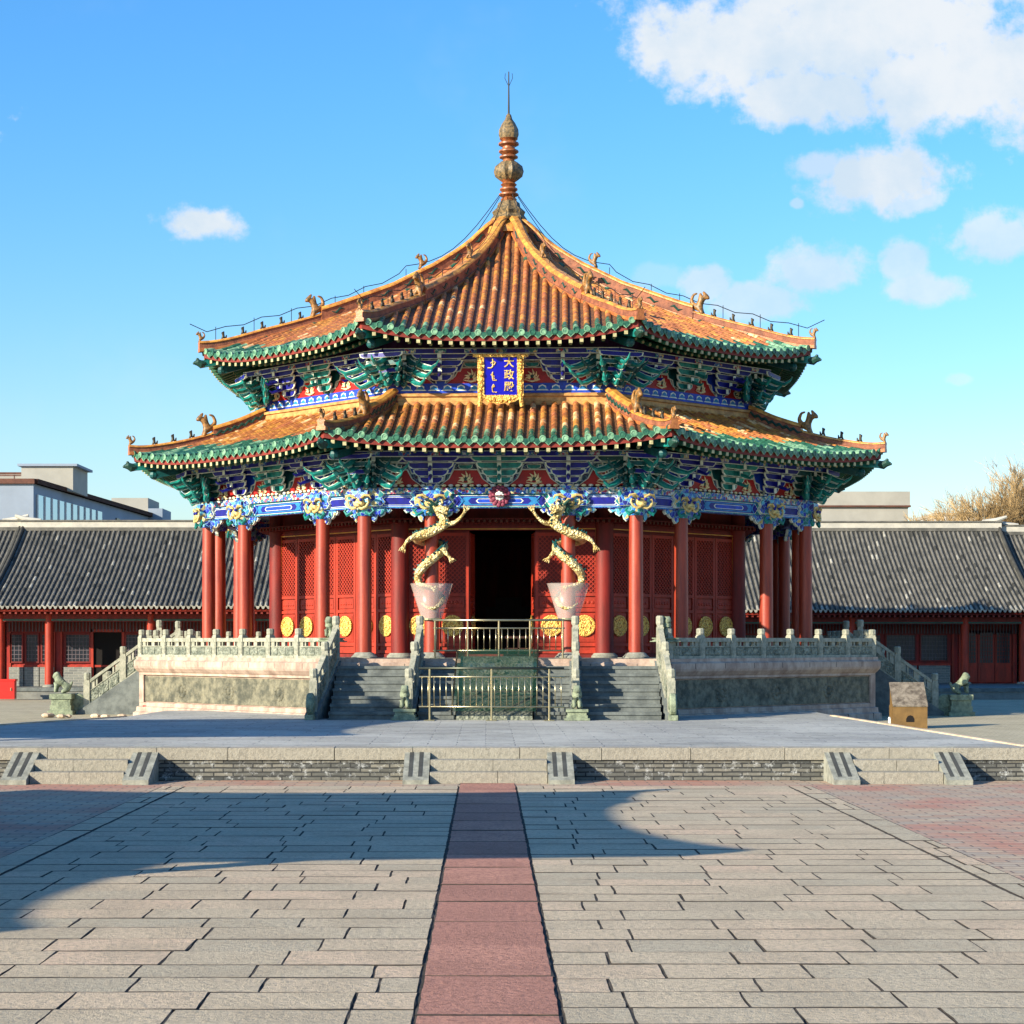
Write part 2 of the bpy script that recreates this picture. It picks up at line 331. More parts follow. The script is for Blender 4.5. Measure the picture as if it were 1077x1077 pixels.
# ------------------------------------------------------------------ mesh builder
class MB:
    def __init__(s): s.v = []; s.f = []; s.m = []; s.M = Matrix.Identity(4); s.i = 0; s.tone = None; s.tones = []
    def add(s, vs, fs, mi=None):
        b = len(s.v); M = s.M
        s.v += [tuple(M @ Vector(p)) for p in vs]
        for f in fs:
            s.f.append(tuple(b+i for i in f)); s.m.append(s.i if mi is None else mi)
            if s.tone is not None: s.tones.append(s.tone)
    def box(s, x0, x1, y0, y1, z0, z1, mi=None):
        s.add([(x0, y0, z0), (x1, y0, z0), (x1, y1, z0), (x0, y1, z0), (x0, y0, z1), (x1, y0, z1), (x1, y1, z1), (x0, y1, z1)],
              [(0, 3, 2, 1), (4, 5, 6, 7), (0, 1, 5, 4), (1, 2, 6, 5), (2, 3, 7, 6), (3, 0, 4, 7)], mi)
    def hexa(s, p, mi=None):   # 8 points, same order as box
        s.add(p, [(0, 3, 2, 1), (4, 5, 6, 7), (0, 1, 5, 4), (1, 2, 6, 5), (2, 3, 7, 6), (3, 0, 4, 7)], mi)
    def bar(s, a, b, wd, ht, mi=None, up=(0, 0, 1)):
        a = Vector(a); b = Vector(b); d = (b-a).normalized(); u = Vector(up)
        sx = d.cross(u)
        if sx.length < 1e-4: sx = d.cross(Vector((1, 0, 0)))
        sx.normalize(); sz = sx.cross(d).normalized()
        p = []
        for q, in ((a,), (b,)):
            p += [q-sx*wd/2-sz*ht/2, q+sx*wd/2-sz*ht/2, q+sx*wd/2+sz*ht/2, q-sx*wd/2+sz*ht/2]
        s.add(p, [(0, 1, 2, 3), (7, 6, 5, 4), (0, 4, 5, 1), (1, 5, 6, 2), (2, 6, 7, 3), (3, 7, 4, 0)], mi)
    def tube(s, path, rad, n=8, mi=None, cap=True, flat=1., up=None):
        P = [Vector(p) for p in path]; rad = rad if hasattr(rad, '__len__') else [rad]*len(P)
        vs = []; prev = None
        for i, p in enumerate(P):
            d = (P[min(i+1, len(P)-1)]-P[max(i-1, 0)]).normalized()
            u = Vector(up) if up else (prev if prev is not None else (Vector((0, 0, 1)) if abs(d.z) < .9 else Vector((1, 0, 0))))
            sx = d.cross(u)
            if sx.length < 1e-5: sx = d.cross(Vector((.3, 1, .2)))
            sx.normalize(); sz = sx.cross(d).normalized(); prev = sz
            for k in range(n):
                a = 2*PI*k/n; vs.append(p+sx*math.cos(a)*rad[i]+sz*math.sin(a)*rad[i]*flat)
        fs = []
        for i in range(len(P)-1):
            for k in range(n):
                k2 = (k+1) % n; fs.append((i*n+k, i*n+k2, (i+1)*n+k2, (i+1)*n+k))
        if cap: fs += [tuple(range(n))[::-1], tuple((len(P)-1)*n+k for k in range(n))]
        s.add(vs, fs, mi)
    def lathe(s, prof, n=16, c=(0, 0, 0), mi=None, lobes=0, lobe=.0):
        vs = []; fs = []
        for r, z in prof:
            for k in range(n):
                a = 2*PI*k/n; rr = r*(1+lobe*math.cos(lobes*a)) if lobes else r
                vs.append((c[0]+rr*math.cos(a), c[1]+rr*math.sin(a), c[2]+z))
        for i in range(len(prof)-1):
            for k in range(n):
                k2 = (k+1) % n; fs.append((i*n+k, i*n+k2, (i+1)*n+k2, (i+1)*n+k))
        fs += [tuple(range(n))[::-1], tuple((len(prof)-1)*n+k for k in range(n))]
        s.add(vs, fs, mi)
    def prism(s, poly, y0, y1, mi=None):
        """polygon in the x,z plane pushed from y0 to y1"""
        n = len(poly)
        vs = [(x, y0, z) for x, z in poly]+[(x, y1, z) for x, z in poly]
        fs = [tuple(range(n)), tuple(range(2*n-1, n-1, -1))]+[(i, n+i, n+(i+1) % n, (i+1) % n) for i in range(n)]
        s.add(vs, fs, mi)
    def ball(s, c, r, mi=None, sx=1, sy=1, sz=1, n=8):
        prof = [(math.sin(PI*i/6)*r+1e-4, -math.cos(PI*i/6)*r*sz) for i in range(7)]
        M0 = s.M; s.M = M0 @ Matrix.Translation(c) @ Matrix.Diagonal((sx, sy, 1, 1)); s.lathe(prof, n, mi=mi); s.M = M0
    def build(s, name, mats, parent=None, smooth=False, loc=None, auto=False):
        me = bpy.data.meshes.new(name); me.from_pydata(s.v, [], s.f)
        for m in (mats if isinstance(mats, (list, tuple)) else [mats]): me.materials.append(MATS[m] if isinstance(m, str) else m)
        me.polygons.foreach_set('material_index', s.m)
        if smooth or auto: me.polygons.foreach_set('use_smooth', [True]*len(me.polygons))
        if s.tones:
            a = me.attributes.new('tone', 'FLOAT', 'FACE'); a.data.foreach_set('value', s.tones)
        me.update()
        o = bpy.data.objects.new(name, me); COL.objects.link(o)
        if auto:
            try: me.set_sharp_from_angle(angle=R(40))
            except Exception: pass
        if parent: o.parent = parent
        if loc: o.location = loc
        return o

def tag(o, label=None, cat=None, group=None, kind=None):
    if label: o['label'] = label
    if cat: o['category'] = cat
    if group: o['group'] = group
    if kind: o['kind'] = kind
    return o
def thing(name, label, cat, loc=(0, 0, 0), rz=0, group=None):
    o = bpy.data.objects.new(name, None); COL.objects.link(o); o.location = loc; o.rotation_euler = (0, 0, rz)
    o.empty_display_size = .3
    return tag(o, label, cat, group)
def kids(o): return [c for c in bpy.data.objects if c.parent == o]
def copy_tree(o, parent=None, loc=None, rz=None):
    c = o.copy(); COL.objects.link(c)
    if parent is not None: c.parent = parent
    if loc is not None: c.location = loc
    if rz is not None: c.rotation_euler = (0, 0, rz)
    for ch in kids(o): copy_tree(ch, c)
    return c
def inst(src, parent, M, name=None):
    o = src.copy(); COL.objects.link(o); o.parent = parent; o.matrix_local = M
    return o
def skinned(points, edges, radii, subd=1):
    """one continuous body grown over a skeleton; returns a mesh"""
    me = bpy.data.meshes.new('sk'); me.from_pydata(points, edges, []); o = bpy.data.objects.new('sk', me); COL.objects.link(o)
    md = o.modifiers.new('s', 'SKIN'); md.branch_smoothing = .5
    for i, r in enumerate(radii):
        r = (r, r) if not hasattr(r, '__len__') else r
        me.skin_vertices[0].data[i].radius = r
    me.skin_vertices[0].data[0].use_root = True
    sb = o.modifiers.new('u', 'SUBSURF'); sb.levels = subd; sb.render_levels = subd
    dg = bpy.context.evaluated_depsgraph_get(); dg.update()
    r = bpy.data.meshes.new_from_object(o.evaluated_get(dg))
    bpy.data.objects.remove(o); bpy.data.meshes.remove(me)
    r.polygons.foreach_set('use_smooth', [True]*len(r.polygons))
    return r
def mesh_obj(me, name, mats, parent=None):
    me.name = name; me.materials.clear()
    for m in mats: me.materials.append(MATS[m])
    o = bpy.data.objects.new(name, me); COL.objects.link(o)
    if parent: o.parent = parent
    return o
def chain(pts, rad, base=0):
    return pts, [(base+i, base+i+1) for i in range(len(pts)-1)], rad
def Rz(a): return Matrix.Rotation(a, 4, 'Z')
def TR(x, y, z): return Matrix.Translation((x, y, z))

# ================================================================== GROUND
TZ = .56      # terrace height
GZ = .25      # ground round the platform
FW = 33.6     # front wall of the terrace
m = MB(); m.box(-700, 700, -120, FW+.1, -.35, -.05); tag(m.build('ground', 'joint_soil'), kind='structure')
m = MB(); m.box(-700, 700, FW+.3, 1500, -.35, GZ); tag(m.build('ground_behind', 'sandy_paving'), kind='structure')

def slab(mb, x0, x1, y0, y1, z, jit=.012, gap=.012, th=.06, n=5, ch=.006, dirt=True):
    """one worn stone with an uneven outline and softened rim"""
    x0 += gap/2; x1 -= gap/2; y0 += gap/2; y1 -= gap/2
    nx = max(2, int((x1-x0)/.16)); ny = max(2, int((y1-y0)/.16)); P = []
    for i in range(nx): P.append((x0+(x1-x0)*i/nx, y0))
    for i in range(ny): P.append((x1, y0+(y1-y0)*i/ny))
    for i in range(nx): P.append((x1-(x1-x0)*i/nx, y1))
    for i in range(ny): P.append((x0, y1-(y1-y0)*i/ny))
    cx, cy = (x0+x1)/2, (y0+y1)/2
    rj = lambda: random.uniform(-jit, jit)
    P = [(p[0]+rj(), p[1]+rj()) for p in P]; k = len(P)
    tx, ty = random.uniform(-.004, .004), random.uniform(-.004, .004)
    inn = [(p[0]+(cx-p[0])*ch/max(.05, abs(p[0]-cx))*(1 if abs(p[0]-cx) > .8*(x1-cx) else 0),
            p[1]+(cy-p[1])*ch/max(.05, abs(p[1]-cy))*(1 if abs(p[1]-cy) > .8*(y1-cy) else 0)) for p in P]
    f = lambda p, dz: (p[0], p[1], z+dz+tx*(p[0]-cx)+ty*(p[1]-cy))
    iy = min(.011, ch*2.); ix = min(.006, ch*1.2)
    inn = [(min(max(p[0], x0+ix+rj()*.5), x1-ix+rj()*.5), min(max(p[1], y0+iy+rj()*.7), y1-iy+rj()*.7)) for p in P]
    vs = [f(p, -th) for p in P]+[f(p, -.004) for p in P]+[f(p, 0) for p in inn]
    fs = []
    for a in (0, 1):
        for i in range(k):
            j = (i+1) % k; fs.append((a*k+i, a*k+j, (a+1)*k+j, (a+1)*k+i))
    mb.tone = 0; mb.add(vs, fs, 1 if dirt else 0); b0 = len(mb.v)-3*k
    mb.tone = min(1, max(0, random.gauss(.5, .28))); mb.f.append(tuple(b0+2*k+i for i in range(k))); mb.m.append(0); mb.tones.append(mb.tone)

def slab_field(mb, x0, x1, y0, y1, dy, wmin, wmax, z=0, **k):
    y = y0; r = 0
    while y < y1-.1:
        d = min(dy*random.uniform(.86, 1.14), y1-y)
        if y1-(y+d) < .2: d = y1-y
        x = x0; first = True
        while x < x1-.05:
            wd = random.uniform(wmin, wmax)*(random.uniform(.4, .9) if first else 1); first = False
            if x1-(x+wd) < wmin*.35: wd = x1-x
            slab(mb, x, x+wd, y, y+d, z+random.uniform(-.003, .003), **k); x += wd
        y += d; r += 1
m = MB()
slab_field(m, .49, 5.0, 3, 32.2, .585, .78, 1.15, jit=.012, gap=.009)
slab_field(m, -5.0, -.47, 3, 32.2, .585, .78, 1.15, jit=.012, gap=.009)
slab_field(m, 5.02, 5.4, 3, 32.2, .9, .3, .5, jit=.01, gap=.018)
slab_field(m, -5.4, -5.02, 3, 32.2, .9, .3, .5, jit=.01, gap=.018)
tag(m.build('paving', ['slab_stone', 'joint_soil']), kind='structure')
m = MB()
y = 3
while y < 33:
    d = random.uniform(1.15, 1.5); slab(m, -.46, .48, y, min(33, y+d), .004+random.uniform(-.003, .003), jit=.013, gap=.016, ch=.006); y += d
tag(m.build('path', ['slab_red', 'joint_soil']), kind='structure')
m = MB(); m.box(-60, -5.42, -40, FW-.02, -.1, -.012); m.box(5.42, 60, -40, FW-.02, -.1, -.012); m.box(-5.42, 5.42, 32.22, FW-.02, -.1, -.004)
tag(m.build('brick_paving', 'brick_paving'), kind='structure')
m = MB(); m.box(-5.42, 5.42, -40, 32.22, -.06, -.009); tag(m.build('paving_bed', 'joint_soil'), kind='structure')

# terrace: top sheet, kerb stones, brick face
def quad_prism(mb, pts, z0, z1, mi=None):
    n = len(pts)
    mb.add([(x, y, z0) for x, y in pts]+[(x, y, z1) for x, y in pts],
           [tuple(range(n))[::-1], tuple(range(n, 2*n))]+[(i, (i+1) % n, n+(i+1) % n, n+i) for i in range(n)], mi)
m = MB(); quad_prism(m, [(-14.2, FW+.42), (9.55, FW+.42), (8.75, 46.4), (8.6, 52), (-8.6, 52), (-8.9, 47.6)], .1, TZ-.006)
tag(m.build('terrace', 'terrace_brick'), kind='structure')
m = MB(); m.box(-40, 40, FW+.03, FW+.46, -.1, TZ-.2); tag(m.build('terrace_face', 'kerb_brick'), kind='structure')
m = MB(); x = -40
while x < 40:
    d = random.uniform(1.1, 1.9); slab(m, x, x+d, FW-.02, FW+.46, TZ, jit=.004, gap=.012, th=.21, ch=.004, dirt=False); x += d
tag(m.build('terrace_kerb', 'slab_kerb'), kind='structure')
m = MB(); m.bar((9.5, FW+.45, TZ-.02), (8.72, 46.4, TZ-.02), .12, .08); m.bar((8.72, 46.4, TZ-.02), (8.6, 48.2, TZ-.02), .12, .08)
m.bar((-14.15, FW+.45, TZ-.02), (-8.9, 47.6, TZ-.02), .12, .08)
tag(m.build('terrace_edging', 'stone_pale'), kind='structure')

def small_steps(xc, half, label):
    t = thing('terrace_steps', label, 'steps', (xc, FW-.02, 0), group='short flights of steps up to the terrace')
    m = MB()
    for i in range(2):
        m.tone = None
        z1 = TZ*(i+1)/3; y0 = -.78+i*.36
        xs = [-half, random.uniform(-.3, .3), half]
        for a, b in zip(xs, xs[1:]):
            m.box(a+.004, b-.004, y0, 0, z1-TZ/3+.002 if i else -.05, z1)
    m.build('tread', 'slab_kerb', t)
    for sgn in (-1, 1):
        m = MB(); x0, x1 = (half+.01, half+.45) if sgn > 0 else (-half-.45, -half-.01)
        a = (-.98, .0); b = (.22, TZ+.012)
        m.hexa([(x0, a[0], -.05), (x1, a[0], -.05), (x1, b[0], -.05), (x0, b[0], -.05), (x0, a[0], .07), (x1, a[0], .07), (x1, b[0], b[1]), (x0, b[0], b[1])], 0)
        for q in (.28, .66):
            g0 = x0+(x1-x0)*q-.035; g1 = g0+.07
            f = lambda y: .07+(TZ+.012-.07)*(y-a[0])/(b[0]-a[0])
            ya, yb = -.86, .12
            m.hexa([(g0, ya, f(ya)-.02), (g1, ya, f(ya)-.02), (g1, yb, f(yb)-.02), (g0, yb, f(yb)-.02),
                    (g0, ya, f(ya)+.004), (g1, ya, f(ya)+.004), (g1, yb, f(yb)+.004), (g0, yb, f(yb)+.004)], 1)
        m.build('side_slab', ['stone_grey', 'groove'], t)
small_steps(0.03, 1.0, 'low stone steps in the middle of the terrace kerb, facing the red path')
small_steps(-6.95, .8, 'low stone steps at the left end of the terrace kerb')
small_steps(7.02, .72, 'low stone steps at the right end of the terrace kerb')

# ================================================================== HALL
HX, HY, YAW = .66, 58.3, R(-2.2)
FZ = 1.98      # platform floor
AP = 10.3      # platform apothem
plat = thing('stone_platform', 'eight-sided carved stone platform with balustrades under the great pavilion', 'platform', (HX, HY, 0), YAW)
hall = thing('pavilion', 'great red eight-sided pavilion with two tiers of yellow and green glazed roofs', 'pavilion', (HX, HY, FZ), YAW)
def HZ(z): return z-FZ
def FR(k): return Rz(k*PI/4)     # face frame: x along the face, -y outwards

# ---- platform body
def ring(mb, prof, mi=None, k0=0, k1=8):
    """octagonal mouldings: prof = list of (apothem, z)"""
    for k in range(k0, k1):
        M = FR(k)
        for (a0, z0), (a1, z1) in zip(prof, prof[1:]):
            p = [(-a0*T22, -a0, z0), (a0*T22, -a0, z0), (a1*T22, -a1, z1), (-a1*T22, -a1, z1)]
            mb.add([M @ Vector(q) for q in p], [(0, 1, 2, 3)], mi)
def octa(mb, a, z, mi=None):
    r = a/math.cos(PI/8)
    mb.add([(r*math.cos(PI/8+i*PI/4), r*math.sin(PI/8+i*PI/4), z) for i in range(8)], [tuple(range(8))], mi)
m = MB(); octa(m, AP, FZ, 0)
ring(m, [(AP+.16, .1), (AP+.14, .42), (AP+.06, .46)], 1)
ring(m, [(AP-.02, .7), (AP-.1, .72), (AP-.1, 1.46), (AP-.02, 1.48)], 1)
ring(m, [(AP+.06, .46), (AP+.05, .58), (AP-.02, .6), (AP-.02, .7)], 1)
ring(m, [(AP-.02, 1.48), (AP-.02, 1.54), (AP+.02, 1.57), (AP+.1, 1.66), (AP+.12, 1.72), (AP+.12, 1.86), (AP+.05, 1.9), (AP+.05, FZ), (AP, FZ)], 1)
for k in range(8):     # vertical frame stones and block joints
    m.M = FR(k); h = (AP-.02)*T22
    for sx in (-1, 1): m.box(min(sx*h, sx*(h-.22)), max(sx*h, sx*(h-.22)), -(AP-.02), -(AP-.2), .69, 1.49, 1)
    for q in range(-3, 4):
        m.box(q*1.15-.006, q*1.15+.006, -(AP+.124), -(AP+.1), 1.722, 1.858, 3)
        m.box(q*1.15+.5-.006, q*1.15+.5+.006, -(AP+.154), -(AP+.1), .26, .44, 3)
m.M = Matrix.Identity(4)
m.build('platform_wall', ['stone_step', 'stone_cream', 'relief_stone', 'groove'], plat)
for k in range(8):
    m = MB(); m.M = FR(k); h = (AP-.1)*T22-.2
    m.box(-h, h, -(AP-.07), -(AP-.14), .74, 1.44, 0)
    # central carved roundel and corner scrolls in low relief
    for cx in (0, -h*.55, h*.55):
        for a in range(0, 360, 30):
            r = .17; m.ball((cx+r*math.cos(R(a)), -(AP-.065), 1.08+r*math.sin(R(a))), .055, 0, 1.2, .4, 1, 6)
        m.ball((cx, -(AP-.07), 1.08), .1, 0, 1, .4, 1, 6)
    m.build('carved_panel', 'relief_stone', plat)

# ---- stairs
def flight(mb, M, hw, run, z0, z1, n, a, mi=0):
    mb.M = M
    for i in range(n):
        zt = z1-(z1-z0)*(i+1)/n; ya = -a-run*(i+1)/n
        mb.box(-hw, hw, ya-.03, -a+.02, zt-.07, zt, mi)
        mb.box(-hw+.01, hw-.01, ya, -a+.02, max(z0-.2, zt-(z1-z0)/n), zt-.07, mi)
    mb.M = Matrix.Identity(4)
PH, RH = .76, .52            # post and rail heights
def post_mesh():
    m = MB(); m.box(-.09, .09, -.09, .09, 0, PH-.2); m.box(-.075, .075, -.075, .075, PH-.2, PH-.16)
    m.lathe([(.085, PH-.16), (.1, PH-.13), (.1, PH-.02), (.07, PH)], 8)
    m.box(-.06, .06, -.1, -.085, .1, .42); m.box(-.06, .06, .085, .1, .1, .42)
    o = m.build('balustrade_post', 'stone_pillar', plat); return o
post0 = post_mesh(); used_post = [False]
def add_post(M):
    if not used_post[0]: used_post[0] = True; post0.matrix_local = M; return post0
    return inst(post0, plat, M)
def panel_geo(A, B, h=RH):
    """balustrade panel from A to B (may slope): carved slab, pierced band, handrail"""
    A = Vector(A); B = Vector(B); m = MB(); d = B-A; L = math.hypot(d.x, d.y)
    nrm = Vector((-d.y, d.x, 0)).normalized()
    def blk(u0, u1, z0, z1, t, mi=0, off=0):
        p = []
        for zz in (z0, z1):
            for u, s in ((u0, -1), (u1, -1), (u1, 1), (u0, 1)):
                p.append(A+d*(u/L)+nrm*(s*t/2+off)+Vector((0, 0, zz)))
        m.hexa([p[0], p[1], p[2], p[3], p[4], p[5], p[6], p[7]], mi)
    e = .09
    blk(e, L-e, .0, .06, .2); blk(e, L-e, .06, h*.56, .1, 1)
    blk(e, L-e, h*.56, h*.6, .13)
    blk(e, L-e, h-.1, h, .13)
    for u, wd in ((e+.07, .14), (L*.5, .15), (L-e-.07, .14), (L*.27, .05), (L*.73, .05)):
        blk(u-wd/2, u+wd/2, h*.6, h-.1, .08)
    for u in (L*.22, L*.5, L*.78): blk(u-L*.09, u+L*.09, .1, h*.5, .13, 1)
    return m.build('balustrade_panel', ['stone_pillar', 'relief_grey'], plat)
Ab = AP-.1; side = 2*Ab*T22; NP = 7
openings = {0: (-4.0, 4.0), 2: (-1.35, 1.35), 6: (-1.35, 1.35)}
for k in range(8):
    M = FR(k); h = side/2
    if k in openings:
        spans = [(-h, openings[k][0]), (openings[k][1], h)]
    else: spans = [(-h, h)]
    for a, b in spans:
        L = b-a
        n = NP if L > 6 else max(1, round(L/1.1))
        if L < .5: continue
        for i in range(n+1):
            u = a+L*i/n
            if not (i == n and b == h): add_post(M @ TR(u, -Ab, FZ) @ Matrix.Identity(4))
            if i < n:
                q = M @ Vector((u, -Ab, FZ)); r = M @ Vector((u+L/n, -Ab, FZ)); panel_geo(q, r)

def stair_rail(M, x, run, z0, z1, a, npan=2, drum=True, x1=None):
    """sloping balustrade from the platform edge down to the foot"""
    x1 = x if x1 is None else x1
    pts = [Vector((x+(x1-x)*t, -a-run*t, z1+(z0-z1)*t)) for t in [i/npan*.9 for i in range(npan+1)]]
    for i, p in enumerate(pts):
        add_post(M @ TR(p.x, p.y, p.z) @ Matrix.Diagonal((1, 1, 1.4, 1)))
    for p, q in zip(pts, pts[1:]): panel_geo(M @ p, M @ q, .8)
    # sloping stringer under the rail
    m = MB(); m.M = M
    xa, xb = x-.15, x+.15; dx = x1-x
    m.hexa([(xa, -a+.05, z0-.2), (xb, -a+.05, z0-.2), (xb+dx, -a-run, z0-.2), (xa+dx, -a-run, z0-.2),
            (xa, -a+.05, z1+.01), (xb, -a+.05, z1+.01), (xb+dx, -a-run, z0+.1), (xa+dx, -a-run, z0+.1)][:8], 0)
    m.build('stair_stringer', ['stone_step'], plat)
    if drum:
        m = MB(); m.M = M @ TR(x1, -a-run*.9-.3, z0+.08) @ Matrix.Rotation(PI/2, 4, 'Y')
        m.lathe([(.02, -.08), (.24, -.08), (.27, -.05), (.27, .05), (.24, .08), (.02, .08)], 20, (-.28, 0, 0))
        m.lathe([(.02, -.1), (.12, -.1), (.14, .0), (.12, .1), (.02, .1)], 14, (-.28, 0, 0))
        m.M = M; m.box(x1-.1, x1+.1, -a-run*.9-.62, -a-run*.9-.08, z0, z0+.12)
        m.build('drum_stone', 'stone_green', plat)
RUN = 2.3
for hw0, hw1 in ((-3.95, -2.0), (2.0, 3.95), (-1.83, -.93), (.93, 1.83)):
    m = MB(); flight(m, TR((hw0+hw1)/2, 0, 0), (hw1-hw0)/2, RUN, TZ, FZ, 8, AP+.12)
    m.build('stair_flight', 'stone_step', plat)
m = MB(); a = AP+.1     # carved ramp between the centre steps
m.hexa([(-.9, -a-RUN, TZ-.1), (.9, -a-RUN, TZ-.1), (.9, -a, TZ-.1), (-.9, -a, TZ-.1), (-.9, -a-RUN, TZ+.08), (.9, -a-RUN, TZ+.08), (.9, -a, FZ+.06), (-.9, -a, FZ+.06)], 0)
for i in range(26):
    t = random.uniform(.06, .94); u = random.uniform(-.75, .75); m.ball((u, -a-RUN*t, TZ+.08+(FZ-TZ)*(1-t)), random.uniform(.06, .12), 0, 1.3, 1, .6, 6)
m.build('carved_ramp', 'relief_grey', plat)
m = MB(); m.hexa([(-.98, -a-RUN-.1, TZ+.2), (.98, -a-RUN-.1, TZ+.2), (.98, -a+.1, FZ+.22), (-.98, -a+.1, FZ+.22), (-.98, -a-RUN-.1, TZ+.216), (.98, -a-RUN-.1, TZ+.216), (.98, -a+.1, FZ+.236), (-.98, -a+.1, FZ+.236)])
gl = thing('glass_cover', 'green tinted glass sheet laid over the carved ramp between the centre steps', 'glass cover', (HX, HY, 0), YAW)
m.build('glass_sheet', 'green_glass', gl)
for sx in (-1, 1):
    m = MB(); m.bar((sx*1.0, -a-RUN-.1, TZ+.16), (sx*1.0, -a+.1, FZ+.18), .03, .12); m.build('frame_side', 'steel_dark', gl)
I4 = Matrix.Identity(4)
stair_rail(I4, -4.02, RUN, TZ, FZ, AP, 2, x1=-4.35); stair_rail(I4, 4.02, RUN, TZ, FZ, AP, 2, x1=4.2)
stair_rail(I4, -1.93, RUN, TZ, FZ, AP, 2, x1=-2.05, drum=False); stair_rail(I4, 1.93, RUN, TZ, FZ, AP, 2, drum=False)
for k in (2, 6):
    m = MB(); flight(m, FR(k), 1.25, 2.4, GZ, FZ, 10, AP+.1); m.build('side_stairs', 'stone_step', plat)
    for x in (-1.4, 1.4): stair_rail(FR(k), x, 2.4, GZ, FZ, AP, 2)

# ---- columns
AC = 8.45
colpos = []
s2 = AC*T22
for k in range(8):
    for q in (-1, -.503, .503): colpos.append((k, q*s2))
def column_proto():
    m = MB(); m.lathe([(.195, .1), (.19, .6), (.185, 2.2), (.178, 3.86)], 20)
    c = m.build('column', 'red_column', hall, auto=True)
    m = MB(); m.lathe([(.34, 0), (.34, .04), (.3, .07), (.25, .13), (.2, .15)], 16); m.box(-.36, .36, -.36, .36, -.02, .015)
    m.build('column_base', 'stone_grey', c, auto=True)
    # beast mask capital with curling cloud wings
    m = MB()
    m.lathe([(.2, 3.66), (.24, 3.72), (.26, 4.0), (.22, 4.3), (.24, 4.42)], 12, mi=1)
    m.box(-.26, .26, -.3, .26, 4.0, 4.3, 1)
    m.ball((0, -.3, 3.98), .14, 0, 1.2, .7, .9); m.ball((0, -.38, 3.92), .07, 0, 1.3, 1, .8)
    for sx in (-1, 1):
        m.ball((sx*.1, -.38, 4.06), .045, 2)
        m.tube([(sx*.04, -.36, 3.86), (sx*.14, -.38, 3.83), (sx*.24, -.36, 3.88), (sx*.3, -.34, 3.98), (sx*.28, -.34, 4.06), (sx*.22, -.35, 4.04)], [.035, .04, .035, .03, .025, .015], 6, 0)
        m.tube([(sx*.08, -.34, 4.1), (sx*.2, -.38, 4.18), (sx*.34, -.36, 4.16), (sx*.38, -.34, 4.08)], [.03, .035, .03, .012], 6, 0)
        m.tube([(sx*.2, -.28, 3.75), (sx*.34, -.3, 3.68), (sx*.42, -.28, 3.78), (sx*.36, -.28, 3.85)], [.05, .05, .04, .02], 6, 3)
    m.build('capital', ['cream_mask', 'painted_cloud', 'navy', 'teal'], c, auto=True)
    return c
col0 = column_proto(); first = True
for k, u in colpos:
    M = FR(k) @ TR(u, -AC, 0)
    if abs(u) > s2*.9: M = FR(k-.5) @ TR(0, -AC/math.cos(PI/8), 0)
    if first: col0.matrix_local = M; first = False
    else:
        c = inst(col0, hall, M)
        for ch in kids(col0): d = ch.copy(); COL.objects.link(d); d.parent = c

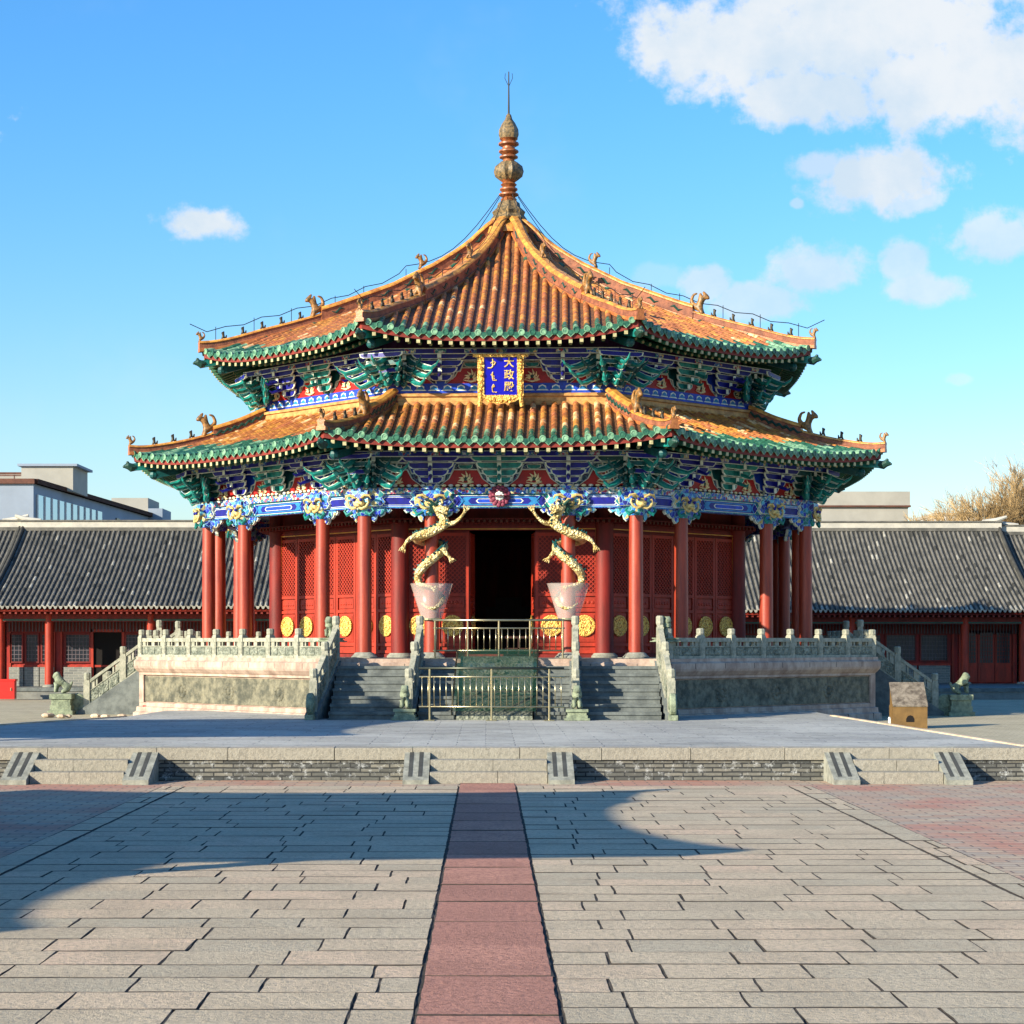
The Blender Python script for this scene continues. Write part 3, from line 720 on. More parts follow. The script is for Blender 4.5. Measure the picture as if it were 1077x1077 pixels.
# ---- painted beam, per face
def hexpoly(w, h, c=0, z=0): return [(c-w, z), (c-w+h, z+h), (c+w-h, z+h), (c+w, z), (c+w-h, z-h), (c-w+h, z-h)]
def beam_face(k):
    m = MB(); m.M = FR(k); h = AC*T22+.06
    z0, z1 = HZ(5.84), HZ(6.2)
    m.box(-h, h, -AC-.13, -AC+.15, z0, z1, 0)
    m.box(-h-.06, h+.06, -AC-.2, -AC+.2, z1+.002, z1+.16, 1)          # upper band
    y = -AC-.13; zc = (z0+z1)/2
    for c, hw in ((0, s2*.5-.3), (-s2*.75, s2*.25-.28), (s2*.75, s2*.25-.28)):
        ly = y
        big = abs(c) < .1
        seq = ['teal', 'outline', 'navy', 'cyan', 'navy', 'outline', 'blue'] if big else ['cyan', 'outline', 'blue', 'outline', 'navy']
        idx = {'teal': 2, 'outline': 3, 'blue': 4, 'cyan': 5, 'navy': 6}
        w, hh = hw, .165
        for j, sname in enumerate(seq):
            m.prism(hexpoly(w, hh, c, zc)[::-1], ly-.003, ly, idx[sname]); ly -= .003
            w -= .2 if (big and sname != 'outline') else (.035 if sname == 'outline' else .06); hh -= .024 if sname != 'outline' else .012
            if w < .1 or hh < .02: break
        if big:
            for sx in (-1, 1):
                for q in range(4):
                    xx = sx*(hw-.02-q*.13); wd = .035
                    P = [(xx, zc+.15), (xx-sx*.12, zc), (xx, zc-.15), (xx+sx*wd, zc-.15), (xx-sx*(.12-wd), zc), (xx+sx*wd, zc+.15)]
                    m.prism(P if sx < 0 else P[::-1], y-.032, y-.028, [5, 3, 6, 5][q])
    # curled brackets hanging under the beam beside every column
    for u in (-s2, -s2*.503, s2*.503, s2):
        for sx in (-1, 1):
            if abs(u+sx*.3) > s2: continue
            x0 = u+sx*.2
            P = [(0, .24), (.46, .24), (.5, .16), (.43, .09), (.36, .14), (.31, .05), (.22, .0), (.16, .07), (.12, -.06), (.06, -.12), (0, -.08)]
            P1 = [(x0+sx*a*.95, HZ(5.63)+b) for a, b in P]; P1 = P1 if sx < 0 else P1[::-1]
            m.prism(P1, -AC-.09, -AC+.04, 7)
            P2 = [(x0+sx*(a*1.04), HZ(5.63)+(b-.24)*1.06+.24) for a, b in P]; P2 = P2 if sx < 0 else P2[::-1]
            m.prism(P2, -AC-.06, -AC+.02, 3)
    # painted leaf lobes standing over the beam at the columns
    for u in (-s2, -s2*.503, s2*.503, s2):
        for sx in (-1, 1):
            if abs(u+sx*.2) > s2+.05: continue
            P = [(0, -.2), (.34, -.2), (.44, -.1), (.36, .0), (.42, .1), (.3, .2), (.2, .16), (.1, .26), (0, .22)]
            P1 = [(u+sx*(.1+a), HZ(6.1)+b) for a, b in P]; P1 = P1 if sx < 0 else P1[::-1]
            m.prism(P1, -AC-.235, -AC-.1, 7)
            P2 = [(u+sx*(.1+a*1.05), HZ(6.1)+b*1.06) for a, b in P]; P2 = P2 if sx < 0 else P2[::-1]
            m.prism(P2, -AC-.22, -AC-.1, 3)
    m.build('painted_beam', ['painted_blue', 'painted_fine', 'teal', 'outline', 'blue', 'cyan', 'navy', 'painted_cloud'], hall)
for k in range(8): beam_face(k)
# pink lotus boss at the centre of the front beam
m = MB(); m.M = TR(0, -AC-.17, HZ(6.14)) @ Matrix.Scale(.84, 4)
for r, n, mi, sz in ((.27, 13, 0, .075), (.19, 11, 0, .065), (.1, 8, 1, .05)):
    for i in range(n):
        a = 2*PI*i/n+r; m.ball((r*math.cos(a), -.05-(.3-r)*.3, r*math.sin(a)), sz, mi, 1, .5, 1, 6)
m.ball((0, -.12, 0), .07, 1)
m.lathe([(.3, 0), (.3, .01)], 12); m.build('lotus_boss', ['pink', 'white_paint'], hall, smooth=True)

# ---- bracket sets
def arm(hw, h=.13):
    P = [(-hw, 0), (-hw+.02, -.07), (-hw+.1, -h), (-.07, -h*1.05), (.07, -h*1.05), (hw-.1, -h), (hw-.02, -.07), (hw, 0)]
    return P
def bracket_mesh(body):
    m = MB()
    # stepped backing shield
    for e, y, mi in ((.03, .0, 1), (0, -.012, 2)):
        P = [(-.1-e, -.02-e), (.1+e, -.02-e), (.12+e, .1), (.3+e, .14-e), (.34+e, .3), (.5+e, .34-e), (.6+e, .56), (.7+e, .6-e), (.72+e, .76+e), (-.72-e, .76+e), (-.7-e, .6-e), (-.6-e, .56), (-.5-e, .34-e), (-.34-e, .3), (-.3-e, .14-e), (-.12-e, .1)]
        m.prism(P[::-1], y-.02, y+.03, mi)
    for i in range(4):
        z = .2+.175*i; out = .1+.13*i; hw = .28+.14*i
        Q = arm(hw)
        m.prism([(x, z+zz) for x, zz in Q], -out-.07, -out, 0)
        O = [(x*(1+.035/hw)*1.02, z+zz*1.22+.018) for x, zz in Q]
        m.prism(O, -out-.055, -out-.02, 1)
        for x in (-hw+.05, hw-.05, 0): # bearing blocks
            m.box(x-.05, x+.05, -out-.09, -out+.02, z+.02, z+.055, 1)
            m.box(x-.04, x+.04, -out-.085, -out+.02, z+.055, z+.075, 0)
        m.box(-.045, .045, -out-.2, 0, z-.13, z-.02, 0)              # arm pointing outwards
        m.box(-.052, .052, -out-.206, -out-.19, z-.14, z-.012, 1)
    m.tube([(0, -.1, .36), (0, -.5, .2), (0, -.72, .12), (0, -.82, .16)], [.05, .05, .04, .012], 6, 0)
    m.tube([(0, -.15, .56), (0, -.6, .42), (0, -.86, .33), (0, -.96, .38)], [.05, .05, .04, .012], 6, 0)
    return m
bsA = bracket_mesh(0).build('bracket_set', ['navy', 'outline', 'blue'], hall)
bsB = bracket_mesh(0).build('bracket_set', ['teal', 'outline', 'teal_dark'], hall)
def corner_mesh():
    """corner set: half bracket sets on both faces and long leaf-shaped beaks fanning outwards"""
    m = MB(); rnd = random.Random(5)
    base = bracket_mesh(0)
    for sg in (-1, 1):
        M = Rz(sg*PI/8) @ TR(sg*.28, .1, .02); ids = {0: 0, 1: 1, 2: 3}
        vs = [M @ Vector(v) for v in base.v]; o = len(m.v); m.v += [tuple(v) for v in vs]
        for f, mi in zip(base.f, base.m): m.f.append(tuple(o+i for i in f)); m.m.append(ids[mi])
    def beak(d, z, L, r, mi, curl=.12, drop=.12):
        side = Vector((-d.y, d.x, 0)); P = []
        for t, dz, rr in ((.05, .1, .8), (.3, .1, 1.), (.52, .02, 1.1), (.74, -drop*.7, .95), (.9, -drop, .7), (1.02, -drop+curl*.45, .42), (1.08, -drop+curl, .12)):
            P.append((d*L*t+Vector((0, 0, z+dz)), rr*r))
        m.tube([p for p, _ in P], [q for _, q in P], 6, mi, flat=.75)
        m.tube([p+Vector((0, 0, q*.72)) for p, q in P], [.012, .016, .018, .02, .018, .014, .008], 4, 1)
        m.tube([p-Vector((0, 0, q*.72))-d*.02 for p, q in P[1:]], [.012, .018, .02, .018, .014, .006], 4, 1)
    for i in range(4):
        z = .06+.18*i
        for a, k, mi in ((0, 1.15, 2), (-34, .95, 2 if i % 2 else 0), (34, .95, 2 if i % 2 else 0), (-66, .9, 0), (66, .9, 0)):
            d = Vector((math.sin(R(a)), -math.cos(R(a)), 0)); beak(d, z+rnd.uniform(-.03, .03), (.5+.2*i)*k, .098, mi, .2, .1+.05*(i % 2))
        hw = .3+.1*i       # small cross arm carried on the beaks
        M0 = m.M; m.M = TR(0, -.3-.17*i, z+.16)
        Q = arm(hw, .1); m.prism(Q, -.035, .035, 3 if i % 2 else 0); m.prism([(x*1.07, zz*1.25+.015) for x, zz in Q], -.02, .02, 1); m.M = M0
    for a in (-72, 72):
        d = Vector((math.sin(R(a)), -math.cos(R(a)), 0))
        for i, L in enumerate((1.05, 1.3, 1.5)): beak(d, .12+.19*i, L, .1, 2, .2, .16)
    m.lathe([(.3, -.03), (.34, .1), (.22, .16), (.3, .3), (.5, .76)], 8, mi=3)
    return m
cs0 = corner_mesh().build('corner_bracket', ['teal_dark', 'outline', 'teal', 'navy'], hall)
def place_brackets(a, z, us, cz):
    global bsA_used, bsB_used
    for k in range(8):
        for j, u in enumerate(us):
            src = bsB if j % 2 == us_mid else bsA
            M = FR(k) @ TR(u, -a-.02, z)
            if not src.get('used'): src['used'] = 1; src.matrix_local = M
            else: inst(src, hall, M)
        M = FR(k+.5) @ TR(0, -a/math.cos(PI/8)+.02, cz)
        if not cs0.get('used'): cs0['used'] = 1; cs0.matrix_local = M
        else: inst(cs0, hall, M)
us_mid = 1
place_brackets(AC, HZ(6.42), (-s2*.503, 0, s2*.503), HZ(6.4))
AU = 6.86; su = AU*T22
place_brackets(AU, HZ(9.27), (-1.62, 0, 1.62), HZ(9.22))
for o in (bsA, bsB, cs0):
    del o['used']
for o in bpy.data.objects:
    if 'used' in o.keys(): del o['used']

# red panels with golden lotus between the sets + rails above
def flame(m, x, y, z, s, mi):
    for a, l in ((0, .2), (28, .17), (-28, .17), (58, .15), (-58, .15), (84, .14), (-84, .14)):
        d = Vector((math.sin(R(a)), 0, math.cos(R(a))))
        p = Vector((x, y, z)); e = Vector((d.z, 0, -d.x))
        m.tube([p+d*.04*s, p+d*l*.6*s+e*.03*s, p+d*l*s], [.014*s, .024*s, .005], 5, mi)
    m.ball((x, y, z+.06*s), .045*s, mi+1, 1, .5, 1, 6); m.tube([(x-.15*s, y, z-.01), (x, y, z-.04*s), (x+.15*s, y, z-.01)], [.008, .02*s, .008], 5, mi)
def frieze(k, a, z0, z1, us, name, low):
    m = MB(); m.M = FR(k); h = a*T22
    m.box(-h, h, -a, -a+.1, z0, z1+.35, 0)
    mids = [(us[i]+us[i+1])/2 for i in range(len(us)-1)]+[us[0]-(us[1]-us[0])*.5-.06, us[-1]+(us[-1]-us[-2])*.5+.06]
    for c in mids:
        for e, y, mi in ((.03, -.015, 2), (0, -.022, 1)):
            P = [(c-.66-e, z0+.0), (c-.42-e, z0+.18), (c-.3-e, z0+.4+e), (c+.3+e, z0+.4+e), (c+.42+e, z0+.18), (c+.66+e, z0+.0)]
            m.prism(P[::-1], -a+y, -a+.01, mi)
        flame(m, c, -a-.045, z0+.1, 1.4, 3)
        for i in range(2):       # small brackets filling the gap above each panel
            Q = arm(.17+.1*i, .09); z_ = z0+.52+.13*i; o_ = .1+.12*i
            m.prism([(c+x, z_+zz) for x, zz in Q], -a-o_-.05, -a-o_, 5 if i else 8)
            m.prism([(c+x*1.12, z_+zz*1.25+.014) for x, zz in Q], -a-o_-.04, -a-o_-.01, 2)
            m.box(c-.03, c+.03, -a-o_-.12, -a, z_-.09, z_-.02, 8)
    # continuous horizontal rails
    for out, z, hh in ((.32, z1-.03, .12), (.62, z1+.1, .13)):
        aa = a+out; hx = aa*T22
        m.box(-hx, hx, -aa-.05, -aa+.05, z, z+hh, 5); m.box(-hx, hx, -aa-.056, -aa-.04, z-.012, z+.006, 2)
        m.box(-hx, hx, -aa-.056, -aa-.04, z+hh-.006, z+hh+.012, 2)
        for q in range(-6, 7):
            if abs(q*.8) < hx-.2 and out > .5: m.box(q*.8-.16, q*.8+.16, -aa-.07, -aa-.05, z+.02, z+hh-.02, 7)
    if low:
        for q in range(-16, 17):
            if abs(q*.18) < h-.05: m.ball((q*.18, -a-.09, z0+.0), .05, 6 if q % 2 else 3, 1.3, .5, .7, 6)
    m.build(name, ['painted_caisson', 'panel_red', 'outline', 'flame_cream', 'dark_green', 'navy', 'white_paint', 'painted_fine', 'teal'], hall)
for k in range(8):
    frieze(k, AC, HZ(6.42), HZ(7.02), (-s2*.503, 0, s2*.503), 'bracket_frieze', True)
    frieze(k, AU, HZ(9.27), HZ(9.87), (-1.62, 0, 1.62), 'upper_frieze', False)
    # blue cloud-wave band below the upper brackets
    m = MB(); m.M = FR(k); h = AU*T22+.03
    m.box(-h, h, -AU-.06, -AU+.1, HZ(8.98), HZ(9.265), 0)
    q = -int(h/.36)
    while q*.36 <= h:
        x = q*.36; zc = HZ(9.13)
        for e, y, mi in ((.0, -.066, 2), (-.03, -.072, 1)):
            P = [(x-.17-e, zc-.06-e), (x-.1, zc-.02), (x-.1-e, zc+.06+e), (x, zc+.1+e), (x+.1+e, zc+.06+e), (x+.1, zc-.02), (x+.17+e, zc-.06-e)]
            m.prism(P[::-1], -AU+y, -AU-.05, mi)
        q += 1
    m.build('wave_band', ['blue', 'cyan', 'outline'], hall)

# ---- inner walls and door leaves
AW = 6.57; sw = AW*T22
leafW = .88
def leaf_proto():
    W = leafW-.02; H0, H1 = .1, 3.34; m = MB()
    m.box(-W/2, W/2, .0, .03, H0, H1, 0)
    for x in (-W/2+.04, W/2-.04): m.box(x-.04, x+.04, -.05, -.001, H0, H1, 0)
    for z in (H0+.05, .34, 1.26, 1.68, H1-.05): m.box(-W/2+.08, W/2-.08, -.05, -.001, z-.04, z+.04, 0)
    m.box(-W/2+.12, W/2-.12, -.03, -.0015, .42, 1.18, 0); m.box(-W/2+.17, W/2-.17, -.04, -.03, .47, 1.13, 0)
    m.box(-W/2+.12, W/2-.12, -.03, -.0015, 1.34, 1.6, 0)
    for q in range(-2, 3): m.ball((q*.11, -.03, 1.47), .045, 0, 1, .5, 1, 6)
    L = m.build('door_leaf', 'red_door', hall)
    m = MB(); z0, z1 = 1.72, H1-.09; hw = W/2-.08; st = .085
    def clip(p, d):
        t0, t1 = -9, 9
        for o, dd, lo, hi in ((p[0], d[0], -hw, hw), (p[1], d[1], z0, z1)):
            a, b = (lo-o)/dd, (hi-o)/dd
            if a > b: a, b = b, a
            t0, t1 = max(t0, a), min(t1, b)
        return (t0, t1) if t1-t0 > .02 else None
    n = int((z1-z0+2*hw)/(st*1.414))+3
    for s in (1, -1):
        for i in range(-n, n):
            p = (0, z0+i*st*1.414); d = (.7071, .7071*s); c = clip(p, d)
            if c: m.bar((p[0]+d[0]*c[0], -.035+.006*s, p[1]+d[1]*c[0]), (p[0]+d[0]*c[1], -.035+.006*s, p[1]+d[1]*c[1]), .022, .022, 0, up=(0, 1, 0))
    m.box(-hw, hw, -.012, -.002, z0, z1, 1)
    m.build('lattice', ['red_door', 'red_deep'], L)
    m = MB(); m.M = TR(0, -.04, .85) @ Matrix.Rotation(PI/2, 4, 'X')
    m.lathe([(.02, 0), (.27, 0), (.29, .02), (.285, .05), (.25, .055), (.24, .04), (.02, .05)], 28, mi=0)
    m.M = TR(0, -.085, .85)
    pp = []
    for i in range(16):
        a = i*.62; r = .04+.0125*i; pp.append((r*math.cos(a), 0, r*math.sin(a)))
    m.tube(pp, .018, 5, 0); 
    for i in range(8):
        a = 2*PI*i/8; m.ball((.18*math.cos(a), 0, .18*math.sin(a)), .03, 0, 1, .6, 1, 6)
    m.build('medallion', 'carved_gold', L, smooth=False)
    return L
leaf0 = leaf_proto(); leaf_first = True
def put_leaf(M):
    global leaf_first
    if leaf_first: leaf_first = False; leaf0.matrix_local = M; return
    L = inst(leaf0, hall, M)
    for ch in kids(leaf0): d = ch.copy(); COL.objects.link(d); d.parent = L
for k in range(8):
    M = FR(k)
    us = [(-2.5+i)*leafW for i in range(6)]
    for i, u in enumerate(us):
        if k == 0 and i in (2, 3): continue
        put_leaf(M @ TR(u, -AW, 0))
    m = MB(); m.M = M; h = sw+.04
    if k == 0:
        m.box(-h, -leafW*1-.0, -AW+.04, -AW+.14, 0, 3.4, 0); m.box(leafW*1, h, -AW+.04, -AW+.14, 0, 3.4, 0)
    else: m.box(-h, h, -AW+.04, -AW+.14, 0, 3.4, 0)
    m.box(-h, h, -AW-.06, -AW+.14, 3.4, 3.52, 0); m.box(-h, h, -AW-.02, -AW+.14, 3.522, 4.7, 0)
    m.box(-h, h, -AW-.08, -AW+.1, 0, .09, 0)
    m.box(-h+.2, h-.2, -AW-.075, -AW-.06, 3.42, 3.445, 1)
    for sx in (-1, 1): m.box(min(sx*(h-.24), sx*(h-.27)), max(sx*(h-.24), sx*(h-.27)), -AW-.065, -AW-.05, .1, 3.42, 1)
    for sx in (-1, 1): m.box(sx*2.66-.05, sx*2.66+.05, -AW-.03, -AW+.03, .09, 3.4, 0)
    m.build('door_frame', ['red_deep', 'gold_trim'], hall)
    m = MB(); m.M = M; aa = AW+.5; hx = aa*T22           # small inner eave with dark rafter tips
    m.box(-hx, hx, -aa, -AW, 3.66, 3.7, 0)
    q = -int(hx/.15)
    while q*.15 < hx:
        m.box(q*.15-.035, q*.15+.035, -aa-.05, -AW, 3.58, 3.655, 0); m.box(q*.15-.03, q*.15+.03, -aa-.056, -aa-.05, 3.585, 3.65, 1); q += 1
    m.build('inner_rafters', ['red_deep', 'rust'], hall)
    m = MB(); m.M = FR(k+.5)
    m.lathe([(.25, 0), (.245, 3.0), (.24, 4.4)], 16, (0, -AW/math.cos(PI/8)-.02, 0)); m.lathe([(.36, 0), (.36, .04), (.28, .12)], 16, (0, -AW/math.cos(PI/8)-.02, 0), 1)
    m.build('wall_column', ['red_deep', 'stone_grey'], hall, auto=True)
# leaves standing open in the doorway
for sx in (-1, 1): put_leaf(TR(sx*(leafW-.02), -AW+.5, 0) @ Rz(sx*R(-84)))
m = MB()
for k in range(8):        # corridor ceiling
    m.M = FR(k); m.add([(-AW*T22, -AW, 4.32), (AW*T22, -AW, 4.32), (AC*T22, -AC, 4.32), (-AC*T22, -AC, 4.32)], [(0, 1, 2, 3)], 0)
m.M = I4; m.build('corridor_ceiling', 'painted_caisson', hall)
m = MB(); octa(m, AW-.1, 3.9, 0); octa(m, AW-.1, .012, 0); m.build('room_shell', 'interior_shade', hall)  # room darkness is put into the near-black floor and ceiling sheets
# throne, screen and barrier inside
t = thing('throne', 'dark wooden throne on a low dais seen inside the dark doorway', 'throne', (HX, HY+1.5, FZ), YAW)
m = MB(); m.box(-.7, .7, -.4, .4, .3, .65); m.box(-.7, -.6, -.4, .4, .65, 1.0); m.box(.6, .7, -.4, .4, .65, 1.0); m.build('seat', 'wood_dark', t)
m = MB(); m.box(-.7, .7, .4, .5, .3, 1.5); m.box(-.4, .4, .4, .5, 1.5, 1.8); m.build('backrest', 'wood_dark', t)
m = MB(); m.box(-1.4, 1.4, -.9, 1.1, 0.02, .3); m.build('dais', 'wood_dark', t)
m = MB()
for x in (-.62, -.3, 0, .3, .62): m.box(x-.02, x+.02, -.02, .02, 0, .55)
m.box(-.66, .66, -.025, .025, .5, .56); m.box(-.66, .66, -.02, .02, .2, .24)
tag(m.build('wooden_barrier', 'wood_dark', loc=(HX+.2, HY-AW+.75, FZ+.012)), 'low dark barrier across the inside of the open doorway', 'barrier')

# ---- roofs
def lerp_prof(prof, a):
    if a <= prof[0][0]: return prof[0][1]
    for (a0, z0), (a1, z1) in zip(prof, prof[1:]):
        if a <= a1: return z0+(z1-z0)*(a-a0)/(a1-a0)
    return prof[-1][1]+(prof[-1][1]-prof[-2][1])/(prof[-1][0]-prof[-2][0])*(a-prof[-1][0])
class Roof:
    def __init__(s, prof, lift, flare, name):
        # smooth the profile through a cubic resampling
        s.prof = []
        P = [prof[0]]+prof+[prof[-1]]
        for i in range(1, len(P)-2):
            for j in range(8):
                t = j/8; q = []
                for d in (0, 1):
                    p0, p1, p2, p3 = P[i-1][d], P[i][d], P[i+1][d], P[i+2][d]
                    q.append(.5*((2*p1)+(p2-p0)*t+(2*p0-5*p1+4*p2-p3)*t*t+(3*p1-3*p2+p3-p0)*t**3) if d else p1+(p2-p1)*t)
                s.prof.append(tuple(q))
        s.prof.append(prof[-1])
        s.at, s.ae = prof[0][0], prof[-1][0]; s.lift = lift; s.flare = flare; s.name = name
    def S(s, u, a, dz=0, da=0):
        vm = max(a*T22, .01); c = min(1.3, abs(u)/vm); t = max(0, (a-s.at)/(s.ae-s.at))
        ext = s.flare*c**4*t**5
        z = lerp_prof(s.prof, a)+s.lift*(c**3.2)*t**3+dz
        sg = 1 if u >= 0 else -1
        return Vector((u+ext*T22*sg*min(1, c), -(a+ext+da), z))
def add_tiles(m, rf, k, gmat, sp=.28, rad=.078, tl=.32):
    m.M = FR(k); n = int(rf.ae*T22/sp)
    for q in range(-n, n+1):
        u = q*sp
        a_s = max(rf.at, abs(u)/T22+.12); a = rf.ae; tiles = []
        while a > a_s+.06:
            b = max(a_s, a-tl); tiles.append((b, a)); a = b
        for ti, (b, a) in enumerate(tiles):
            last = len(tiles)-1
            if ti < rf.g or (ti == rf.g and random.random() < .5): mi = 4 if random.random() < (.75 if ti else .35) else 5
            elif ti == last and gmat and abs(q) > 1: mi = 4
            else: mi = random.choices((0, 1, 2, 3), gmat_w(rf))[0]
            vs = []
            for aa, r in ((b-.015, rad*.9), (a, rad*1.06)):
                p = rf.S(u, aa); p2 = rf.S(u, aa+.05); d = (p2-p).normalized(); nn = Vector((1, 0, 0)).cross(d); nn = nn if nn.z > 0 else -nn
                for j in range(7):
                    t = PI*j/6; vs.append(p+Vector((1, 0, 0))*(-math.cos(t)*r)+nn*(math.sin(t)*r+.015))
            fs = [(j, 7+j, 8+j, j+1) for j in range(6)]+[(7, 13, 12, 11, 10, 9, 8)]
            m.add(vs, fs, mi)
        # round end tile
        p = rf.S(u, rf.ae); m2 = m.M; m.M = m2 @ Matrix.Translation(p+Vector((0, -.002, .02))) @ Matrix.Rotation(PI/2, 4, 'X')
        m.lathe([(.088, 0), (.088, .03), (.06, .034), (.055, .02), (.0101, .02)], 10, mi=4 if q % 2 else 5); m.M = m2
        # pointed drip tile between rows
        if q < n:
            p = rf.S(u+sp/2, rf.ae); 
            for e, y, mi in ((.0, -.012, 5), (-.022, -.018, 4)):
                P = [(-.11-e, .03), (-.11-e, -.05-e), (0, -.15-e), (.11+e, -.05-e), (.11+e, .03)]
                m.prism([(p.x+x, p.z+zz) for x, zz in P][::-1], p.y+y, p.y+.01, mi)
def gmat_w(rf): return rf.w
def pan_sheet(m, rf, k, dz, mi, a0=None, a1=None, nu=26):
    m.M = FR(k); a0 = rf.at if a0 is None else a0; a1 = rf.ae if a1 is None else a1; na = 16; vs = []
    for i in range(na+1):
        a = a0+(a1-a0)*i/na
        for j in range(nu+1):
            u = (-1+2*j/nu)*a*T22; vs.append(rf.S(u, a, dz))
    fs = [(i*(nu+1)+j, (i+1)*(nu+1)+j, (i+1)*(nu+1)+j+1, i*(nu+1)+j+1) for i in range(na) for j in range(nu)]
    if dz < -.01: fs = [f[::-1] for f in fs]
    m.add(vs, fs, mi)
TM = ['tile_orange', 'tile_ochre', 'tile_brick', 'tile_pale', 'tile_green', 'tile_jade', 'tile_pan']

def build_roof(rf, name, a_in, corner_cut):
    m = MB()
    for k in range(8): pan_sheet(m, rf, k, 0, 6); add_tiles(m, rf, k, corner_cut)
    m.M = I4
    root = m.build(name, TM, hall, auto=True)
    # eaves: fascia, soffit boards, two layers of rafters, one mesh per side
    for k in range(8):
        m = MB(); pan_sheet(m, rf, k, -.14, 3, a_in-.4, rf.ae-.06)
        m.M = FR(k); nu = 26; ae = rf.ae-.05
        for j in range(nu):      # fascia board
            u0 = (-1+2*j/nu)*ae*T22; u1 = (-1+2*(j+1)/nu)*ae*T22
            A = rf.S(u0, ae); B = rf.S(u1, ae)
            m.hexa([A+Vector((0, 0, -.2)), B+Vector((0, 0, -.2)), B+Vector((0, .04, -.2)), A+Vector((0, .04, -.2)),
                    A+Vector((0, 0, -.02)), B+Vector((0, 0, -.02)), B+Vector((0, .04, -.02)), A+Vector((0, .04, -.02))], 0)
        sp = .28; n = int(rf.ae*T22/sp)
        for q in range(-n, n+1):
            u = q*sp+.14
            if abs(u) > (rf.ae-.1)*T22: continue
            f = lambda uu, aa, dz: rf.S(uu, aa, dz)
            # square flying rafter
            A = f(u, ae-.01, -.26); B = f(u, max(ae-1.0, abs(u)/T22+.05), -.24)
            if (A-B).length > .12: m.bar(A, B, .1, .1, 2)
            E = A+Vector((0, -.012, 0)); m.box(E.x-.046, E.x+.046, E.y-.004, E.y+.02, E.z-.046, E.z+.046, 1)
            # round rafter behind
            ai = ae-.6
            if abs(u) < ai*T22-.02:
                A = f(u, ai, -.42); B = f(u, max(a_in-.3, abs(u)/T22+.02), -.36)
                if (A-B).length > .15: m.tube([A, B], .062, 6, 2); m.tube([A+Vector((0, -.012, 0)), A+Vector((0, -.002, 0))], .045, 6, 1)
        m.M = I4
        m.build('eave_rafters', ['red_fascia', 'rafter_end', 'rafter_green', 'soffit'], root)
    return root

def sweep(m, path, ups, sec, mi_list):
    """sweep an open section (list of (side, height)) along a path; sideways dir is horizontal"""
    rows = []
    for i, p in enumerate(path):
        d = (path[min(i+1, len(path)-1)]-path[max(i-1, 0)]); sd_ = Vector((d.y, -d.x, 0)).normalized(); rows.append([p+sd_*sx+Vector((0, 0, sz)) for sx, sz in sec])
    n = len(sec)
    for i in range(len(path)-1):
        for j in range(n-1):
            m.add([rows[i][j], rows[i+1][j], rows[i+1][j+1], rows[i][j+1]], [(0, 1, 2, 3)], mi_list[j])
    for r, rev in ((rows[0], False), (rows[-1], True)):
        m.add(r, [tuple(range(n)) if rev else tuple(range(n))[::-1]], mi_list[0])
beast_me = {}
def beast(kind):
    if kind in beast_me: return beast_me[kind].copy() if False else beast_me[kind]
    if kind == 'big':      # seated dragon beast facing outwards (-y)
        P = [(0, 0, .1), (0, -.03, .25), (0, -.08, .38), (0, -.2, .42), (0, -.3, .38), (0, .1, .2), (0, .18, .36), (0, .12, .5), (0, .02, .52), (0, -.05, .53),
             (.07, -.08, .1), (.07, -.12, -.02), (-.07, -.08, .1), (-.07, -.12, -.02), (0, -.12, .56)]
        E = [(0, 1), (1, 2), (2, 3), (3, 4), (0, 5), (5, 6), (6, 7), (7, 8), (2, 9), (0, 10), (10, 11), (0, 12), (12, 13), (3, 14)]
        Rr = [.11, .1, .09, .08, .05, .08, .05, .035, .02, .03, .05, .045, .05, .045, .025]
    else:                  # small seated figure
        P = [(0, 0, .05), (0, -.01, .15), (0, -.02, .24), (0, -.07, .26), (0, .06, .1), (0, .08, .2), (0, -.07, .06), (0, .01, .3)]
        E = [(0, 1), (1, 2), (2, 3), (0, 4), (4, 5), (1, 6), (2, 7)]
        Rr = [.06, .05, .045, .025, .035, .015, .03, .015]
    me = skinned(P, E, Rr, 1); beast_me[kind] = me; return me
